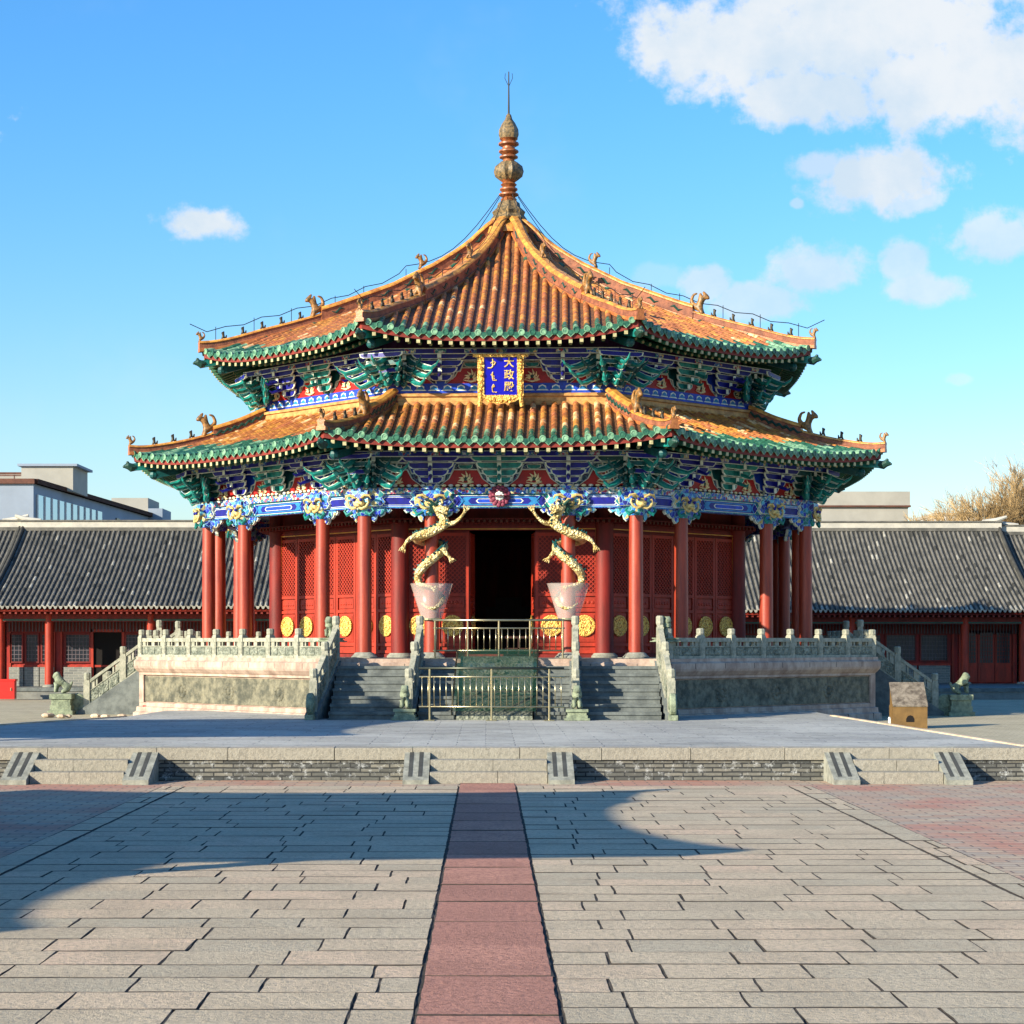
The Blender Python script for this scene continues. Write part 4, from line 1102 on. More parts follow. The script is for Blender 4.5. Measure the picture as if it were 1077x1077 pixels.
def ridges(rf, root, a0, ah, htop, hlow):
    rr = 1/math.cos(PI/8)
    for k in range(8):
        M = FR(k+.5)
        def P(a, dz=0):
            q = rf.S(a*T22, a, dz); q = FR(k) @ q; return q
        N = 22; m = MB()
        hi = [P(a0+(ah-a0)*i/N) for i in range(N+1)]; lo = [P(ah-.02+(rf.ae+.1-ah)*i/N) for i in range(N+1)]
        sec = lambda h, wd: [(-wd, -.03), (-wd, .06), (-wd*.72, .08), (-wd*.72, h*.72), (-wd*.95, h*.76), (-wd*.9, h*.86), (-wd*.5, h), (wd*.5, h), (wd*.9, h*.86), (wd*.95, h*.76), (wd*.72, h*.72), (wd*.72, .08), (wd, .06), (wd, -.03)]
        ml = [0, 2, 2, 0, 1, 1, 1, 1, 1, 0, 2, 2, 0]
        sweep(m, hi, None, sec(htop, .17), ml); sweep(m, lo, None, sec(hlow, .13), ml)
        # raised scroll ornaments on both cheeks of the high part
        dvec = (hi[-1]-hi[0]); sd_ = Vector((dvec.y, -dvec.x, 0)).normalized()
        for i in range(2, N-1, 3):
            for sx in (-1, 1):
                p = hi[i]+sd_*sx*.125+Vector((0, 0, htop*.42)); dd = (hi[i+1]-hi[i]).normalized()
                m.tube([p-dd*.2, p-dd*.08+Vector((0, 0, .05)), p+dd*.06-Vector((0, 0, .04)), p+dd*.2+Vector((0, 0, .03))], [.01, .035, .035, .01], 5, 3)
        m.build('ridge', ['ridge_orange', 'ridge_yellow', 'ridge_clay', 'dark_green'], root, auto=True)
        # guardian beasts
        d_h = (FR(k+.5) @ Vector((0, -1, 0)))
        def put(kind, p, s, mats):
            me = beast(kind); 
            if not me.materials:
                for x in mats: me.materials.append(MATS[x])
            o = bpy.data.objects.new('ridge_beast', me); COL.objects.link(o); o.parent = root
            o.matrix_local = Matrix.Translation(p) @ Rz((k+.5)*PI/4) @ Matrix.Scale(s, 4)
        put('big', P(ah+.12, hlow*.9-.06), 1.2, ['beast_glaze'])
        put('big', P(rf.ae+.02, hlow*.9), .55, ['ridge_orange'])
        if rf.ae < 9.5: put('big', P(a0+(ah-a0)*.42, htop*.95), .8, ['ridge_orange'])
        cnt = 5 if rf.ae < 9.5 else 3
        for i in range(cnt):
            a = ah+.55+(rf.ae-.2-ah-.55)*i/(cnt-.3); put('fig', P(a, hlow*.95-.07), 1.0, ['bronze'])
        # beam head and dragon-fish end under the corner
        m = MB(); q = P(rf.ae, 0); d = d_h
        A = P(rf.ae-1.6, -.5); B = q-d*.05+Vector((0, 0, -.36)); m.bar(A, B, .16, .2, 0)
        m.tube([B-d*.05, B+d*.08+Vector((0, 0, -.02)), B+d*.18+Vector((0, 0, .03)), B+d*.27+Vector((0, 0, .0))], [.1, .12, .1, .05], 8, 1)
        m.ball(B+d*.18+Vector((0, 0, .11)), .05, 1); m.ball(B+d*.28, .04, 1)
        A2 = P(rf.ae-2.0, -.62); B2 = P(rf.ae-.55, -.62); m.bar(A2, B2, .2, .2, 2)
        m.ball(B2+d*.05, .13, 2)
        m.build('corner_beam', ['teal', 'dark_green', 'teal_dark'], root)

up = Roof([(.35, HZ(14.72)), (1.3, HZ(13.86)), (2.2, HZ(13.2)), (3.4, HZ(12.5)), (5.1, HZ(11.72)), (6.9, HZ(10.98)), (8.55, HZ(10.33))], .34, .08, 'u')
up.w = (8, 4, 1.2, .6); up.g = 2
low = Roof([(6.8, HZ(8.76)), (7.7, HZ(8.36)), (8.6, HZ(8.0)), (9.5, HZ(7.67)), (10.36, HZ(7.4))], .27, .1, 'l')
low.w = (6, 4, .8, 1.6); low.g = 3
ur = build_roof(up, 'upper_roof', AU, True)
lr = build_roof(low, 'lower_roof', AC, False)
ridges(up, ur, .45, 5.4, .46, .28)
ridges(low, lr, 6.95, 8.35, .42, .25)
m = MB()          # band of glazed tile where the lower roof meets the upper wall
ring(m, [(7.05, HZ(8.5)), (7.06, HZ(8.76)), (7.0, HZ(8.78)), (6.99, HZ(8.9)), (7.05, HZ(8.91)), (7.05, HZ(8.97)), (6.98, HZ(9.0)), (6.86, HZ(9.01))], 0)
m.build('roof_band', mat('band_cream', lin(190, 146, 84), .6, var=.2, scale=5, col2=lin(150, 106, 60)), lr)
m = MB(); ring(m, [(AU-.15, HZ(8.4)), (AU-.15, HZ(10.9))], 0); m.build('upper_wall', 'purple', hall)
m = MB(); octa(m, AU, HZ(10.5), 0); m.build('upper_ceiling', 'interior_shade', hall)

# ---- finial
sp0 = HZ(14.62)
m = MB()
m.lathe([(.75, sp0), (.7, sp0+.2), (.5, sp0+.3), (.4, sp0+.42)], 16, mi=2)
m.lathe([(.42, sp0+.4), (.5, sp0+.5), (.42, sp0+.62), (.46, sp0+.72), (.32, sp0+.86), (.3, sp0+.98), (.22, sp0+1.05)], 24, mi=1, lobes=8, lobe=.1)
m.lathe([(.22, sp0+1.0), (.25, sp0+1.1), (.18, sp0+1.16), (.3, sp0+1.22), (.3, sp0+1.26), (.19, sp0+1.31), (.27, sp0+1.38), (.27, sp0+1.42), (.18, sp0+1.47), (.25, sp0+1.54), (.18, sp0+1.6), (.26, sp0+1.68)], 16, mi=0)
m.lathe([(.24, sp0+1.66), (.38, sp0+1.78), (.42, sp0+1.94), (.38, sp0+2.1), (.24, sp0+2.22)], 24, mi=1, lobes=10, lobe=.08)
m.lathe([(.2, sp0+2.2), (.17, sp0+2.3), (.28, sp0+2.35), (.28, sp0+2.39), (.18, sp0+2.44), (.3, sp0+2.52), (.3, sp0+2.56), (.19, sp0+2.62), (.19, sp0+2.68), (.31, sp0+2.74), (.31, sp0+2.79), (.2, sp0+2.85), (.28, sp0+2.92)], 16, mi=0)
m.lathe([(.24, sp0+2.92), (.28, sp0+3.04), (.27, sp0+3.2), (.18, sp0+3.4), (.1, sp0+3.52), (.07, sp0+3.64), (.02, sp0+3.7)], 20, mi=1, lobes=6, lobe=.08)
m.build('finial', ['finial_glaze', 'bronze_gold' if 'bronze_gold' in MATS else 'ridge_clay', 'ridge_yellow'], hall, auto=True)
m = MB(); m.tube([(0, 0, sp0+3.6), (0, 0, sp0+4.95)], [.035, .018], 6)
for a in (-40, 0, 40): m.tube([(0, 0, sp0+4.5), (math.sin(R(a))*.18, 0, sp0+4.75), (math.sin(R(a))*.16, 0, sp0+4.9)], .008, 4)
m.build('lightning_rod', 'iron', hall)
for k in range(8):       # cable slung from the finial along every upper ridge
    def P(a, dz): return FR(k) @ up.S(a*T22, a, dz)
    pts = [FR(k+.5) @ Vector((0, -.3, sp0+1.2))]
    E = P(3.0, .75)
    for i in range(1, 8): t = i/8; q = pts[0].lerp(E, t); q.z -= .55*math.sin(PI*t); pts.append(q)
    pts.append(E); 
    for i in range(0, 13):
        a = 3.2+(up.ae+.35-3.2)*i/12; pts.append(P(min(a, up.ae), .62 if i < 12 else .75)+(FR(k+.5) @ Vector((0, -max(0, a-up.ae), 0))) + Vector((0, 0, -.08*math.sin(i*1.57)**2)))
    m = MB(); m.tube(pts, .012, 4)
    for a in (3.0, 4.2, 5.0, 6.2, 7.2, 8.2): m.tube([P(a, .25), P(a, .66)], .01, 4)
    m.build('lightning_cable', 'iron', hall)

# ---- name plaque
pl = thing('name_plaque', 'blue name plaque with carved gold frame hung under the upper eaves', 'plaque', (HX, HY, FZ), YAW)
PM = TR(0, -AU-.98, HZ(9.32)) @ Matrix.Rotation(R(8), 4, 'X')
m = MB(); m.M = PM; m.box(-.44, .44, -.02, .04, -.5, .52, 0); m.build('board', mat('plaque_blue', lin(10, 14, 168), .35, var=.05), pl)
m = MB(); m.M = PM
def band(m, pts, r, jit, mi=0):
    for (x0, z0), (x1, z1) in zip(pts, pts[1:]):
        n = max(2, int(math.hypot(x1-x0, z1-z0)/.055))
        for i in range(n):
            t = i/n; m.ball((x0+(x1-x0)*t+random.uniform(-jit, jit), -.05+random.uniform(-.02, .02), z0+(z1-z0)*t+random.uniform(-jit, jit)), r*random.uniform(.7, 1.15), mi, 1, .7, 1, 6)
m.box(-.6, -.43, -.05, .03, -.56, .56, 0); m.box(.43, .6, -.05, .03, -.56, .56, 0)
m.box(-.72, .72, -.06, .04, .5, .58, 0); m.prism([(-.6, -.52), (-.35, -.66), (0, -.7), (.35, -.66), (.6, -.52), (.6, -.48), (-.6, -.48)][::-1], -.05, .03, 0)
band(m, [(-.52, -.68), (-.52, .52)], .055, .025); band(m, [(.52, -.68), (.52, .52)], .055, .025)
band(m, [(-.45, -.55), (0, -.62), (.45, -.55)], .055, .02); band(m, [(-.7, .54), (.7, .54)], .03, .008)
m.tube([(-.52, -.05, -.5), (-.55, -.06, -.78)], [.06, .05], 6, 0); m.tube([(.52, -.05, -.5), (.55, -.06, -.78)], [.06, .05], 6, 0)
m.build('carved_frame', 'carved_gold', pl, auto=True)
def glyph(ch, x, z, size, parent):
    cu = bpy.data.curves.new('t', 'FONT'); cu.body = ch; cu.size = size; cu.align_x = 'CENTER'; cu.align_y = 'CENTER'; cu.extrude = .006; cu.offset = .004
    o = bpy.data.objects.new('t', cu); COL.objects.link(o)
    dg = bpy.context.evaluated_depsgraph_get(); me = bpy.data.meshes.new_from_object(o.evaluated_get(dg))
    bpy.data.objects.remove(o)
    q = mesh_obj(me, 'character', ['gold'], parent)
    q.matrix_local = PM @ TR(x, -.03, z) @ Matrix.Rotation(PI/2, 4, 'X')
for i, ch in enumerate('\u5927\u653f\u6bbf'): glyph(ch, .22, .34-.31*i, .27, pl)
m = MB(); m.M = PM
y = -.032        # three vertical-script words on the left
def stroke(P, r=.016): m.tube([(x, y, z) for x, z in P], r, 5)
stroke([(-.2, .45), (-.2, .26), (-.24, .22), (-.34, .22)]); stroke([(-.2, .4), (-.13, .36), (-.16, .3), (-.2, .3)]); stroke([(-.2, .38), (-.26, .34)])
stroke([(-.2, .12), (-.21, -.02), (-.2, -.1), (-.1, -.1)]); stroke([(-.21, .08), (-.25, .04), (-.22, .02)]); stroke([(-.21, .02), (-.16, .0)]); stroke([(-.2, -.04), (-.15, -.06)])
stroke([(-.18, -.2), (-.22, -.27), (-.21, -.4), (-.1, -.41)]); stroke([(-.21, -.28), (-.16, -.26), (-.17, -.22)])
m.build('script_column', 'gold', pl)

# ================================================================== DRAGONS ON THE COLUMNS
def dragon(side, loc, label):
    """side = +1: head looks to +x"""
    s = side
    B = [(-.26*s, -.2, 1.42), (-.1*s, -.3, 1.3), (.08*s, -.32, 1.27), (.24*s, -.22, 1.38), (.3*s, 0, 1.5), (.2*s, .24, 1.62), (-.06*s, .31, 1.74), (-.3*s, .18, 1.88), (-.38*s, -.05, 2.0),
         (-.32*s, -.24, 2.2), (-.12*s, -.33, 2.42), (.12*s, -.32, 2.6), (.3*s, -.18, 2.78), (.33*s, .08, 2.88), (.16*s, .3, 2.95), (-.14*s, .33, 3.0), (-.34*s, .16, 3.05),
         (-.4*s, -.12, 3.08), (-.28*s, -.36, 3.12), (-.04*s, -.46, 3.2), (.2*s, -.48, 3.3), (.36*s, -.46, 3.42), (.36*s, -.44, 3.58), (.22*s, -.44, 3.68), (.16*s, -.48, 3.8)]
    rad = [.02, .035, .05, .06, .07, .08, .09, .1, .11, .115, .12, .12, .12, .12, .12, .12, .125, .13, .14, .145, .145, .14, .115, .1, .1]
    rad = [r*1.05 for r in rad]
    E = [(i, i+1) for i in range(len(B)-1)]
    def limb(at, pts, rs):
        i0 = len(B); prev = at
        for p, r in zip(pts, rs):
            B.append(p); rad.append(r); E.append((prev, len(B)-1)); prev = len(B)-1
        return prev
    head = 24
    h = limb(head, [(.3*s, -.56, 3.84), (.42*s, -.6, 3.8), (.5*s, -.62, 3.8)], [.13, .085, .05])
    limb(i := head+1, [(.36*s, -.58, 3.72), (.46*s, -.6, 3.68)], [.05, .03])               # lower jaw
    limb(head, [(.02*s, -.46, 3.95), (-.12*s, -.44, 4.0)], [.03, .015])                      # horn
    limb(head, [(.1*s, -.56, 3.96), (.0*s, -.6, 4.06)], [.03, .012])
    def claw(at, c, d, sp):
        for a in (-1, -.33, .33, 1):
            limb(at, [(c[0]+d[0]*.09+sp[0]*a*.07, c[1]-.03, c[2]+d[1]*.09+sp[1]*a*.07), (c[0]+d[0]*.17+sp[0]*a*.09, c[1]-.01, c[2]+d[1]*.17+sp[1]*a*.09)], [.022, .008])
    f = limb(21, [(.5*s, -.52, 3.42), (.64*s, -.56, 3.46), (.78*s, -.6, 3.58), (.9*s, -.6, 3.74)], [.075, .058, .042, .036]); claw(f, (.9*s, -.6, 3.74), (.3*s, .9), (.9, -.3*s))
    f = limb(18, [(-.45*s, -.46, 3.1), (-.58*s, -.52, 3.0), (-.62*s, -.5, 2.96), (-.68*s, -.5, 2.86)], [.075, .06, .045, .038]); claw(f, (-.68*s, -.5, 2.86), (-.3*s, -.9), (.9, -.3*s))
    f = limb(8, [(-.3*s, -.26, 1.9), (-.14*s, -.36, 1.86), (.04*s, -.4, 1.82)], [.07, .05, .04]); claw(f, (.04*s, -.4, 1.82), (.7*s, -.4), (.4, .8*s))
    f = limb(12, [(.42*s, -.3, 2.66), (.5*s, -.34, 2.56)], [.05, .035]); claw(f, (.5*s, -.34, 2.56), (.5*s, -.6), (.8, .4*s))
    t = thing('dragon', label, 'dragon', loc, YAW, 'gilded dragons coiled on the doorway columns')
    mesh_obj(skinned(B, E, rad, 2), 'dragon_body', ['dragon_gold'], t)
    m = MB(); fins = MB()
    pts = [Vector(p) for p in B[4:24]]
    for i in range(len(pts)-1):                 # green crest of pointed plates along the back
        for t_ in (0, .5):
            p = pts[i].lerp(pts[i+1], t_); out = Vector((p.x, p.y+ .02, 0)); out = out.normalized() if out.length > .01 else Vector((0, -1, 0))
            d = (pts[i+1]-pts[i]).normalized(); nrm = (out*.35+Vector((0, 0, .9))).normalized(); nrm = (nrm-d*nrm.dot(d)).normalized(); r = rad[4+i]
            m.tube([p+nrm*r*.75, p+nrm*(r+.05)-d*.02], [.045, .006], 5)
    m.tube([p+Vector((0, .0, rad[4+i]*.8)) for i, p in enumerate(pts)], .04, 5)
    m.build('back_crest', 'teal_dark', t)
    m = MB()
    for i in range(9):
        a = R(-70+i*26); q = Vector((.1*s, -.46, 3.82))
        e = q+Vector((-s*.26*math.cos(a)*.9, -.02*i+.05, .24*math.sin(a)))
        m.tube([q, q.lerp(e, .5)+Vector((0, -.04, .03)), e], [.04, .035, .008], 5)
    m.tube([(.1*s, -.46, 3.82), (.46*s, -.62, 3.8), (.58*s, -.66, 3.86), (.56*s, -.66, 3.96), (.48*s, -.66, 3.94)], [.02, .012, .012, .01, .006], 5)
    for sg in (-1, 1): m.tube([(.12*s, -.5+.08*sg, 3.9), (-.02*s, -.5+.12*sg, 4.02), (-.16*s, -.48+.14*sg, 4.06)], [.04, .03, .008], 6)
    m.build('mane', 'dark_green', t)
    m = MB()
    for q in (-.06, .06): m.ball((.26*s, -.6+q*.9, 3.93), .035, 0)
    m.build('eye', 'white_paint', t)
    return t
cL = Rz(YAW) @ Vector((-s2*.503, -AC, 0)); cR = Rz(YAW) @ Vector((s2*.503, -AC, 0))
dragon(1, (HX+cL.x, HY+cL.y, FZ), 'gilded dragon coiled on the column left of the dark doorway')
dragon(-1, (HX+cR.x, HY+cR.y, FZ), 'gilded dragon coiled on the column right of the dark doorway')
for c, wd in ((cL, 'left'), (cR, 'right')):
    g_ = thing('funnel_guard', 'clear plastic funnel guard round the dragon column %s of the doorway' % wd, 'guard', (HX+c.x, HY+c.y, FZ), YAW, 'plastic funnels on the dragon columns')
    m = MB(); n = 28; vs = []
    for r, z in ((.22, 1.0), (.27, 1.02), (.55, 1.92), (.545, 1.92), (.262, 1.03)):
        for i in range(n): a = 2*PI*i/n; vs.append((r*math.cos(a), r*math.sin(a), z))
    m.add(vs, [(j*n+i, j*n+(i+1) % n, (j+1)*n+(i+1) % n, (j+1)*n+i) for j in (1, 2, 3) for i in range(n)])
    m.build('plastic_cone', 'clear_plastic', g_, smooth=True)
    m = MB(); m.lathe([(.2, .98), (.27, .98), (.27, 1.03), (.2, 1.03)], 20); m.build('clamp_ring', 'steel', g_)

# ================================================================== STONE LIONS
def lion_mesh():
    P = [(0, .12, .2), (0, .0, .27), (0, -.1, .36), (0, -.16, .47), (0, -.26, .46), (.08, .12, .1), (.1, -.02, .03), (-.08, .12, .1), (-.1, -.02, .03),
         (.06, -.16, .2), (.06, -.18, .02), (-.06, -.16, .2), (-.06, -.18, .02), (0, .22, .2), (0, .24, .32), (.06, -.13, .55), (-.06, -.13, .55)]
    E = [(0, 1), (1, 2), (2, 3), (3, 4), (0, 5), (5, 6), (0, 7), (7, 8), (2, 9), (9, 10), (2, 11), (11, 12), (0, 13), (13, 14), (3, 15), (3, 16)]
    Rr = [.11, .12, .13, .12, .06, .08, .045, .08, .045, .05, .045, .05, .045, .04, .03, .025, .025]
    return skinned(P, E, Rr, 1)
lion_me = lion_mesh()
def lion(x, y, z, rz, label, s=1., ped=0., frame=True, big=False):
    p = (Rz(YAW) @ Vector((x, y, 0))) if frame else Vector((x, y, 0))
    t = thing('stone_lion', label, 'statue', ((HX if frame else 0)+p.x, (HY if frame else 0)+p.y, z), rz+YAW, 'stone lions on the stair posts')
    me = lion_me
    if not me.materials: me.materials.append(MATS['stone_green'])
    o = bpy.data.objects.new('lion_body', me); COL.objects.link(o); o.parent = t; o.scale = (s, s, s); o.location = (0, 0, ped)
    if ped:
        m = MB(); w_ = .26*s
        m.box(-w_*1.15, w_*1.15, -w_*1.25, w_*1.25, 0, ped*.2); m.box(-w_*.95, w_*.95, -w_*1.05, w_*1.05, ped*.2, ped*.45)
        m.box(-w_*.85, w_*.85, -w_*.95, w_*.95, ped*.45, ped*.75); m.box(-w_, w_, -w_*1.1, w_*1.1, ped*.75, ped); m.build('pedestal', 'stone_green', t)
lion(-2.1, -AP-RUN-.1, TZ, 0, 'small stone lion at the foot of the left handrail of the fenced centre steps', 1.0, .26)
lion(1.95, -AP-RUN-.1, TZ, 0, 'small stone lion at the foot of the right handrail of the fenced centre steps', 1.0, .26)
lion(-4.16, -AP+.2, FZ+.42, R(-20), 'pale stone lion on the platform corner left of the front steps', .95, .1)
lion(4.16, -AP+.2, FZ+.42, R(20), 'shaded stone lion on the platform corner right of the front steps', .95, .1)
lion(-13.15, -1.55, GZ, R(-90), 'stone lion on a stepped pedestal beside the left side stairs', 1.15, .62)
lion(13.15, -1.55, GZ, R(90), 'stone lion on a stepped pedestal beside the right side stairs', 1.15, .62)

# ================================================================== METAL FENCES
def fence(loc, W, H, label, zbot, nb, posts, kick=.0, topmat='steel_dark'):
    t = thing('metal_fence', label, 'fence', loc, YAW, 'metal fences at the centre steps')
    for x in posts:
        m = MB(); m.tube([(x, 0, 0), (x, 0, H)], .026, 10); m.box(x-.12, x+.12, -.2, .2, 0, .015); m.build('post', 'steel', t, auto=True)
    m = MB(); m.tube([(-W/2, 0, H), (W/2, 0, H)], .03, 10); m.build('top_rail', topmat, t, smooth=True)
    m = MB(); m.tube([(-W/2, 0, H-.2), (W/2, 0, H-.2)], .02, 8); m.tube([(-W/2, 0, zbot), (W/2, 0, zbot)], .02, 8); m.build('rail', 'steel', t, smooth=True)
    for i in range(nb):
        x = -W/2+W*(i+.5)/nb; m = MB(); m.tube([(x, 0, zbot), (x, 0, H-.2)], .0125, 6); m.build('bar', 'steel', t, smooth=True)
p = Rz(YAW) @ Vector((0, -AP-RUN-.42, 0))
fence((HX+p.x-.05, HY+p.y, TZ), 3.4, 1.22, 'lower metal fence with dark top rail across the foot of the centre steps', .32, 24, (-1.45, 0, 1.35))
p = Rz(YAW) @ Vector((.02, -AP+.45, 0))
fence((HX+p.x, HY+p.y, FZ), 3.3, .96, 'upper metal fence on the platform edge in front of the doorway', .2, 22, (-1.6, -.78, .0, .78, 1.6), topmat='steel')

# ================================================================== LONG GREY-ROOFED HALLS BEHIND
def lattice_window(parent, x0, x1, z0, z1, y, grid=4, mats=('red_deep', 'lattice_grey', 'window_dark')):
    m = MB(); e = .06
    m.box(x0, x0+e, y-.05, y, z0, z1, 0); m.box(x1-e, x1, y-.05, y, z0, z1, 0); m.box(x0+e, x1-e, y-.05, y, z0, z0+e, 0); m.box(x0+e, x1-e, y-.05, y, z1-e, z1, 0)
    o = m.build('window', mats[0], parent)
    m = MB(); m.box(x0+e, x1-e, y-.02, y-.01, z0+e, z1-e, 2)
    nx = max(2, int((x1-x0)/.13)); nz = max(2, int((z1-z0)/.16))
    for i in range(1, nx): x = x0+(x1-x0)*i/nx; m.box(x-.012, x+.012, y-.035, y-.021, z0+e, z1-e, 1)
    for i in range(1, nz): z = z0+(z1-z0)*i/nz; m.box(x0+e, x1-e, y-.04, y-.0352, z-.012, z+.012, 1)
    m.build('pane', [mats[0], mats[1], mats[2]], o)
def long_hall(name, x0, x1, Yw, label, bays, style, eave=3.72, ridge=6.98, plinth=.68, group=None, flip=False, Yp=None):
    """long one-storey hall facing the camera; wall plane at y=Yw"""
    t = thing(name, label, 'hall', ((x0+x1)/2, Yw, GZ), 0, group)
    hw = (x1-x0)/2; dep = 7.2; P0 = plinth-GZ; e0 = eave-GZ; r0 = ridge-GZ
    m = MB(); yp = (Yp-Yw) if Yp else -2.3
    m.box(-hw-.6, hw+.6, yp, dep+1, -.2, P0-.14, 1); m.box(-hw-.65, hw+.65, yp-.04, dep+1.05, P0-.14, P0, 0); m.build('plinth', ['stone_step', 'grey_brick_plain'], t)
    m = MB(); m.box(-hw, hw, .0, .2, P0, e0+.3, 0); m.box(-hw, -hw+.2, .2, dep, P0, e0+1, 1); m.box(hw-.2, hw, .2, dep, P0, e0+1, 1); m.box(-hw, hw, dep-.2, dep, P0, e0+.3, 1)
    m.build('wall', ['red_wall', 'grey_brick'], t)
    # beam and fringe under the eaves
    m = MB(); m.box(-hw, hw, -1.6, -1.4, e0-.55, e0-.2, 0); m.box(-hw, hw, -1.62, -1.6, e0-.52, e0-.46, 1); m.box(-hw, hw, -.06, 0, e0-.95, e0-.4, 0)
    q = -hw+.1
    while q < hw: m.box(q, q+.04, -.1, -.061, e0-.92, e0-.5, 2); q += .13
    m.build('eave_beam', ['red_deep', 'paint_trim_green', 'lattice_grey'], t)
    nb = len(bays); W = style if style else [1]*nb; tw = sum(W); cum = [-hw+2*hw*sum(W[:i])/tw for i in range(nb+1)]
    for i in range(nb+1):
        x = min(hw-.15, max(-hw+.15, cum[i]))
        m = MB(); m.lathe([(.17, P0+.08), (.16, e0-.2)], 14, (x, -1.5, 0), 0); m.lathe([(.26, P0), (.26, P0+.04), (.2, P0+.1)], 12, (x, -1.5, 0), 1)
        m.build('column', ['red_door', 'stone_grey'], t, auto=True)
    for i, kind in enumerate(bays):
        c = (cum[i]+cum[i+1])/2; bw = cum[i+1]-cum[i]; z = P0
        m = MB(); m.box(c-bw/2+.1, c+bw/2-.1, -.04, -.001, z+.74, z+.82, 0)
        for x in (c-bw/2+.1, c+bw/2-.18): m.box(x, x+.08, -.07, -.001, z, e0-.95, 0)
        m.build('bay_frame', 'red_door', t)
        if kind in 'wd':
            for sx in (-1, 1):     # grey brick below the windows, windows above
                xa = c+sx*bw*.3
                m = MB(); m.box(xa-bw*.14, xa+bw*.14, -.14, -.001, z, z+.74, 0); m.build('brick_dado', 'grey_brick', t)
                lattice_window(t, xa-bw*.13, xa+bw*.13, z+.9, z+2.05, -.02)
        if kind == 'd':
            m = MB(); m.box(c-.55, c+.55, -.012, .05, z, z+2.1, 1)  # near-black sheet painted as the shade inside the doorway
            for sx in (-1, 1): m.box(min(c+sx*.55, c+sx*.65), max(c+sx*.55, c+sx*.65), -.09, .0, z, z+2.2, 0)
            m.box(c-.65, c+.65, -.09, 0, z+2.1, z+2.2, 0); m.build('open_door', ['red_door', 'interior_shade'], t)
        if kind == 'w':
            lattice_window(t, c-bw*.14, c+bw*.14, z+.9, z+2.05, -.02)
            m = MB(); m.box(c-bw*.14, c+bw*.14, -.14, -.001, z, z+.74, 0); m.build('brick_dado', 'grey_brick', t)
        if kind == 'l':            # row of panelled red doors
            n = max(2, round(bw*.84/.62))
            for j in range(n):
                a = c-bw*.42+bw*.84*j/n; b = a+bw*.84/n-.04
                m = MB(); m.box(a, b, -.06, -.001, z+.05, z+2.2, 0); m.box(a+.08, b-.08, -.09, -.06, z+.12, z+.62, 0)
                d = m.build('door_leaf', 'red_door', t)
                m = MB(); m.box(a+.07, b-.07, -.075, -.061, z+.85, z+2.1, 1)
                for q in range(1, 5): xx = a+.07+(b-a-.14)*q/5; m.box(xx-.01, xx+.01, -.09, -.0752, z+.85, z+2.1, 2)
                for q in range(1, 8): zz = z+.85+1.25*q/8; m.box(a+.07, b-.07, -.092, -.0902, zz-.01, zz+.01, 2)
                m.build('lattice', ['red_door', 'window_dark', 'red_deep'], d)
    # roof: curved slope with tile rows
    def S(y):    # y from eave (-2.3) to ridge (dep/2)
        q = (y+2.3)/(dep/2+2.3); return e0+(r0-e0)*(.86*q+.14*q*q*q) if q >= 0 else e0
    def SB(y): return S(dep-y)
    m = MB(); N = 12; ys = [-2.3+(dep/2+2.3)*i/N for i in range(N+1)]
    for a, b in zip(ys, ys[1:]):
        m.add([(-hw-.3, a, S(a)), (hw+.3, a, S(a)), (hw+.3, b, S(b)), (-hw-.3, b, S(b))], [(0, 1, 2, 3)], 1)
        a2, b2 = dep-a, dep-b
        m.add([(-hw-.3, a2, S(a)), (hw+.3, a2, S(a)), (hw+.3, b2, S(b)), (-hw-.3, b2, S(b))], [(3, 2, 1, 0)], 1)
        m.add([(-hw-.3, a, S(a)-.18), (hw+.3, a, S(a)-.18), (hw+.3, b, S(b)-.18), (-hw-.3, b, S(b)-.18)], [(3, 2, 1, 0)], 3)
        for sx in (-1, 1):
            x = sx*(hw+.3); m.add([(x, a, S(a)-.18), (x, b, S(b)-.18), (x, b, S(b)+.05), (x, a, S(a)+.05)], [(0, 1, 2, 3)], 1)
    for sx in (-1, 1):
        x = sx*(hw-.05); m.add([(x, 0, e0), (x, dep, e0), (x, dep/2, r0-.3)], [(0, 1, 2)], 1)
    sp = .2; n = int((2*hw+.6)/sp); tl = .3; nt_ = int((dep/2+2.3)/tl)
    for i in range(n+1):
        x = -hw-.3+i*sp
        for j in range(nt_):
            a = -2.3+j*tl; b = min(a+tl+.02, dep/2)
            jit = random.uniform(-.006, .006); mi = 0 if random.random() < .93 else (2 if random.random() < .4 else 1)
            if j == 0: mi = 2 if random.random() < .6 else 0
            vs = []
            for yy, r in ((a, .062), (b, .05)):
                for t_ in range(5):
                    th = PI*t_/4; vs.append((x+jit-math.cos(th)*r, yy, S(yy)+math.sin(th)*r*1.1+.005))
            m.add(vs, [(q, q+1, 6+q, 5+q) for q in range(4)]+[(4, 3, 2, 1, 0)], mi)
        if i < n:
            m.prism([(x+sp/2-.07, S(-2.3)+.02), (x+sp/2-.05, S(-2.3)-.06), (x+sp/2, S(-2.3)-.1), (x+sp/2+.05, S(-2.3)-.06), (x+sp/2+.07, S(-2.3)+.02)], -2.32, -2.3, 2)
    rt = m.build('tiled_roof', ['grey_tile', 'grey_tile_dark', 'grey_tile_pale', 'red_fascia'], t)
    m = MB(); q = -hw-.2
    while q < hw+.2: m.box(q-.04, q+.04, -2.25, -.1, e0-.27, e0-.19, 0); q += .22
    m.build('rafters', ['red_fascia'], rt)
    m = MB(); yc = dep/2
